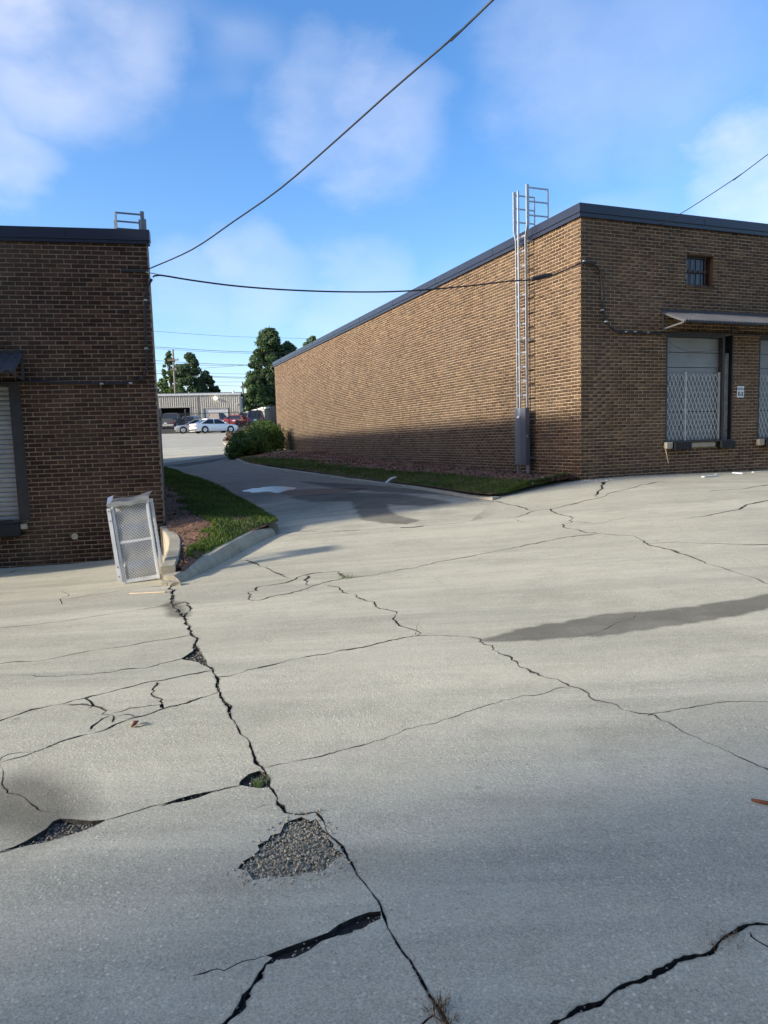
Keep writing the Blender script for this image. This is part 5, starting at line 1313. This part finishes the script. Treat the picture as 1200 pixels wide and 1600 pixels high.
# ------------------------------------------------------------------ cars
def car(kind, pos, yaw, paint, label, name):
    L, W, H = dict(sedan=(4.6, 1.82, 1.45), coupe=(4.9, 1.92, 1.46), suv=(4.7, 1.9, 1.78), pickup=(5.8, 2.02, 1.95), hatch=(4.3, 1.8, 1.62))[kind]
    ca, sa = math.cos(yaw), math.sin(yaw); pos = np.asarray(pos, float)
    T = lambda x, y, z: pos+np.array([x*ca-y*sa, x*sa+y*ca, z])
    E = empty(name, tuple(pos), label, 'car' if kind != 'pickup' else 'pickup truck', 'cars parked in the far lot')
    hw = W/2; gb = .2 if kind in ('sedan', 'coupe', 'hatch') else .32; belt = dict(sedan=.92, coupe=.98, suv=1.05, pickup=1.12, hatch=.98)[kind]
    hood = dict(sedan=.86, coupe=.95, suv=1.02, pickup=1.12, hatch=.93)[kind]; deck = dict(sedan=.98, coupe=1.02, suv=1.05, pickup=1.10, hatch=1.0)[kind]
    X = np.array([-.5, -.485, -.44, -.3, 0, .2, .34, .45, .49, .5])*L
    top = np.array([deck-.25, deck-.05, deck, belt+.02, belt, belt, hood, hood-.05, hood-.2, hood-.35]); wd = np.array([.84, .93, .97, 1, 1, 1, .99, .95, .88, .8])*hw
    b = MB(T); secs = []
    for x, z, w in zip(X, top, wd):
        secs.append([(x, -w*.9, gb), (x, -w, gb+.2), (x, -w, z-.16), (x, -w*.94, z-.03), (x, -w*.7, z), (x, w*.7, z), (x, w*.94, z-.03), (x, w, z-.16), (x, w, gb+.2), (x, w*.9, gb)])
    b.loft(secs); body = b.build('body', paint, E); shade_auto(body, 35)
    # cabin: glass below, painted roof above, pillars
    if kind == 'pickup': st = [(-.06, 0), (-.045, 1), (.10, 1), (.24, 0)]
    elif kind == 'suv': st = [(-.485, 0), (-.44, 1), (.05, 1), (.24, 0)]
    elif kind == 'hatch': st = [(-.47, 0), (-.38, 1), (.08, 1), (.27, 0)]
    elif kind == 'coupe': st = [(-.40, 0), (-.22, 1), (.0, 1), (.18, 0)]
    else: st = [(-.40, 0), (-.20, 1), (.06, 1), (.26, 0)]
    def sec(xf, t, inset=0., zo=0.):
        z = belt-.04+(H-.05-belt+.04)*t+zo; w = hw*(.92-.17*t)-inset
        return (xf*L, w, z)
    g = MB(T); (xa, _), (xb, _), (xc, _), (xd, _) = st
    P = [sec(xa, 0), sec(xb, .97), sec(xc, .97), sec(xd, 0)]; i = g.pts([(x, w, z) for x, w, z in P]+[(x, -w, z) for x, w, z in P])
    for f in ((0,1,2,3),(7,6,5,4),(0,4,5,1),(1,5,6,2),(2,6,7,3)): g.face([i+k for k in f])
    g.build('windows', 'glass_dark', E)
    g = MB(T); a, c = sec(xb, .93), sec(xc, .93); zt_ = H
    secs = [[(x, -w-.01, z), (x, -w*.85, zt_-.012), (x, 0, zt_), (x, w*.85, zt_-.012), (x, w+.01, z), (x, w*.8, z-.02), (x, -w*.8, z-.02)] for x, w, z in (a, ((a[0]*.5+c[0]*.5), a[1], a[2]), c)]
    g.loft(secs); ro = g.build('roof', paint, E); shade_auto(ro, 50)
    pl = MB(T)
    for s in (-1, 1):
        for (xx, zz) in (((xa, 0), (xb, .95)), ((xd, 0), (xc, .95)), (((xa+xd)/2, 0), ((xb+xc)/2+.01, .95))):
            p, q = sec(*xx), sec(*zz); pl.bar((p[0], s*(p[1]+.004), p[2]), (q[0], s*(q[1]+.004), q[2]), .07, .05)
    pl.build('pillars', paint, E)
    if kind == 'pickup':
        g = MB(T); g.box((-.475*L, -hw*.86, deck-.02), (-.07*L, hw*.86, deck+.003)); g.build('bed_floor', 'interior_dark', E)
        for s in (-1, 1): g = MB(T); g.box((-.485*L, s*hw*.93-.05, deck-.03), (-.07*L, s*hw*.93+.05, deck+.10)); g.build('bed_side', paint, E)
        g = MB(T); g.box((-.5*L-.015, -hw*.86, gb+.35), (-.488*L, hw*.86, deck+.10)); g.build('tailgate', paint, E)
    # wheels
    R = .33 if kind in ('sedan', 'hatch') else .36 if kind == 'coupe' else .39
    for x in (-.29*L, .31*L):
        for s in (-1, 1):
            g = MB(T); g.tube([(x, s*(hw-.2), R), (x, s*(hw+.012), R)], R, 18); wh = g.build('wheel', 'tyre', E)
            g = MB(T); g.tube([(x, s*(hw+.013), R), (x, s*(hw+.025), R)], [R*.66, R*.6], 14); g.build('rim', 'rim', wh)
            g = MB(T); g.tube([(x, s*(hw-.05), R+.02), (x, s*(hw+.006), R+.02)], R*1.14, 18); g.build('wheel_arch', 'black_rubber', E)
    for s in (-1, 1):
        g = MB(T); g.box((-.5*L-.012, s*hw*.72-.17, deck-.34), (-.44*L, s*hw*.72+.17, deck-.19)) if kind in ('sedan', 'coupe', 'hatch') else g.box((-.5*L-.012, s*hw*.83-.09, deck-.5), (-.46*L, s*hw*.83+.09, deck-.05)); g.build('tail_light', 'tail_red', E)
        g = MB(T); g.box((.44*L, s*hw*.70-.19, hood-.30), (.5*L+.01, s*hw*.70+.19, hood-.17)); g.build('headlight', 'lamp_clear', E)
        g = MB(T); g.box((xd*L-.42, s*(hw+.10)-.09, belt), (xd*L-.24, s*(hw+.10)+.09, belt+.14)); g.build('mirror', paint, E)
    g = MB(T); g.box((.47*L, -hw*.5, hood-.42), (.5*L+.012, hw*.5, hood-.3)); g.build('grille', 'dark_steel', E)
    bm = 'chrome' if kind == 'pickup' else 'dark_steel'
    g = MB(T); g.box((-.5*L-.04 if kind == 'pickup' else -.5*L-.012, -hw*.9, gb+.04), (-.49*L, hw*.9, gb+.22)); g.build('rear_bumper', bm, E)
    g = MB(T); g.box((.48*L, -hw*.85, gb+.02), (.5*L+.02, hw*.85, gb+.16)); g.build('front_bumper', bm, E)
    g = MB(T); g.box((-.5*L-.045, -.16, gb+.28), (-.5*L-.014, .16, gb+.42)); g.build('number_plate', 'white_paint', E)
    return E
def carpos(px, Y, z=None):
    p = at_Y(px, 670, Y); p[2] = float(zg(p[0], p[1])) if z is None else z; return p
UZ = 3.68
car('sedan', carpos(334, 72), math.radians(38), 'paint_white', 'white sedan seen from behind in front of the black fence', 'sedan_car')
car('sedan', carpos(308, 75), math.radians(197), 'paint_silver', 'silver sedan half hidden behind the white sedan', 'sedan_car')
car('pickup', carpos(268.5, 85, UZ), math.radians(93), 'paint_grey', 'dark grey pickup truck in front of the open bay', 'pickup_truck')
car('hatch', carpos(304, 88, UZ), math.radians(82), 'paint_blue', 'blue grey hatchback above the silver sedan', 'hatchback_car')
car('pickup', carpos(338, 88, UZ), math.radians(62), 'paint_black', 'black pickup truck in front of the white roller door', 'pickup_truck')
car('coupe', carpos(368, 84, UZ), math.radians(-97), 'paint_red', 'red coupe parked behind the fence', 'coupe_car')
car('suv', carpos(401, 82.5, UZ), math.radians(97), 'paint_navy', 'dark navy SUV beside the low shed', 'suv_car')
car('suv', carpos(387, 88, UZ), math.radians(95), 'paint_black', 'black SUV half hidden between the red coupe and the navy SUV', 'suv_car')
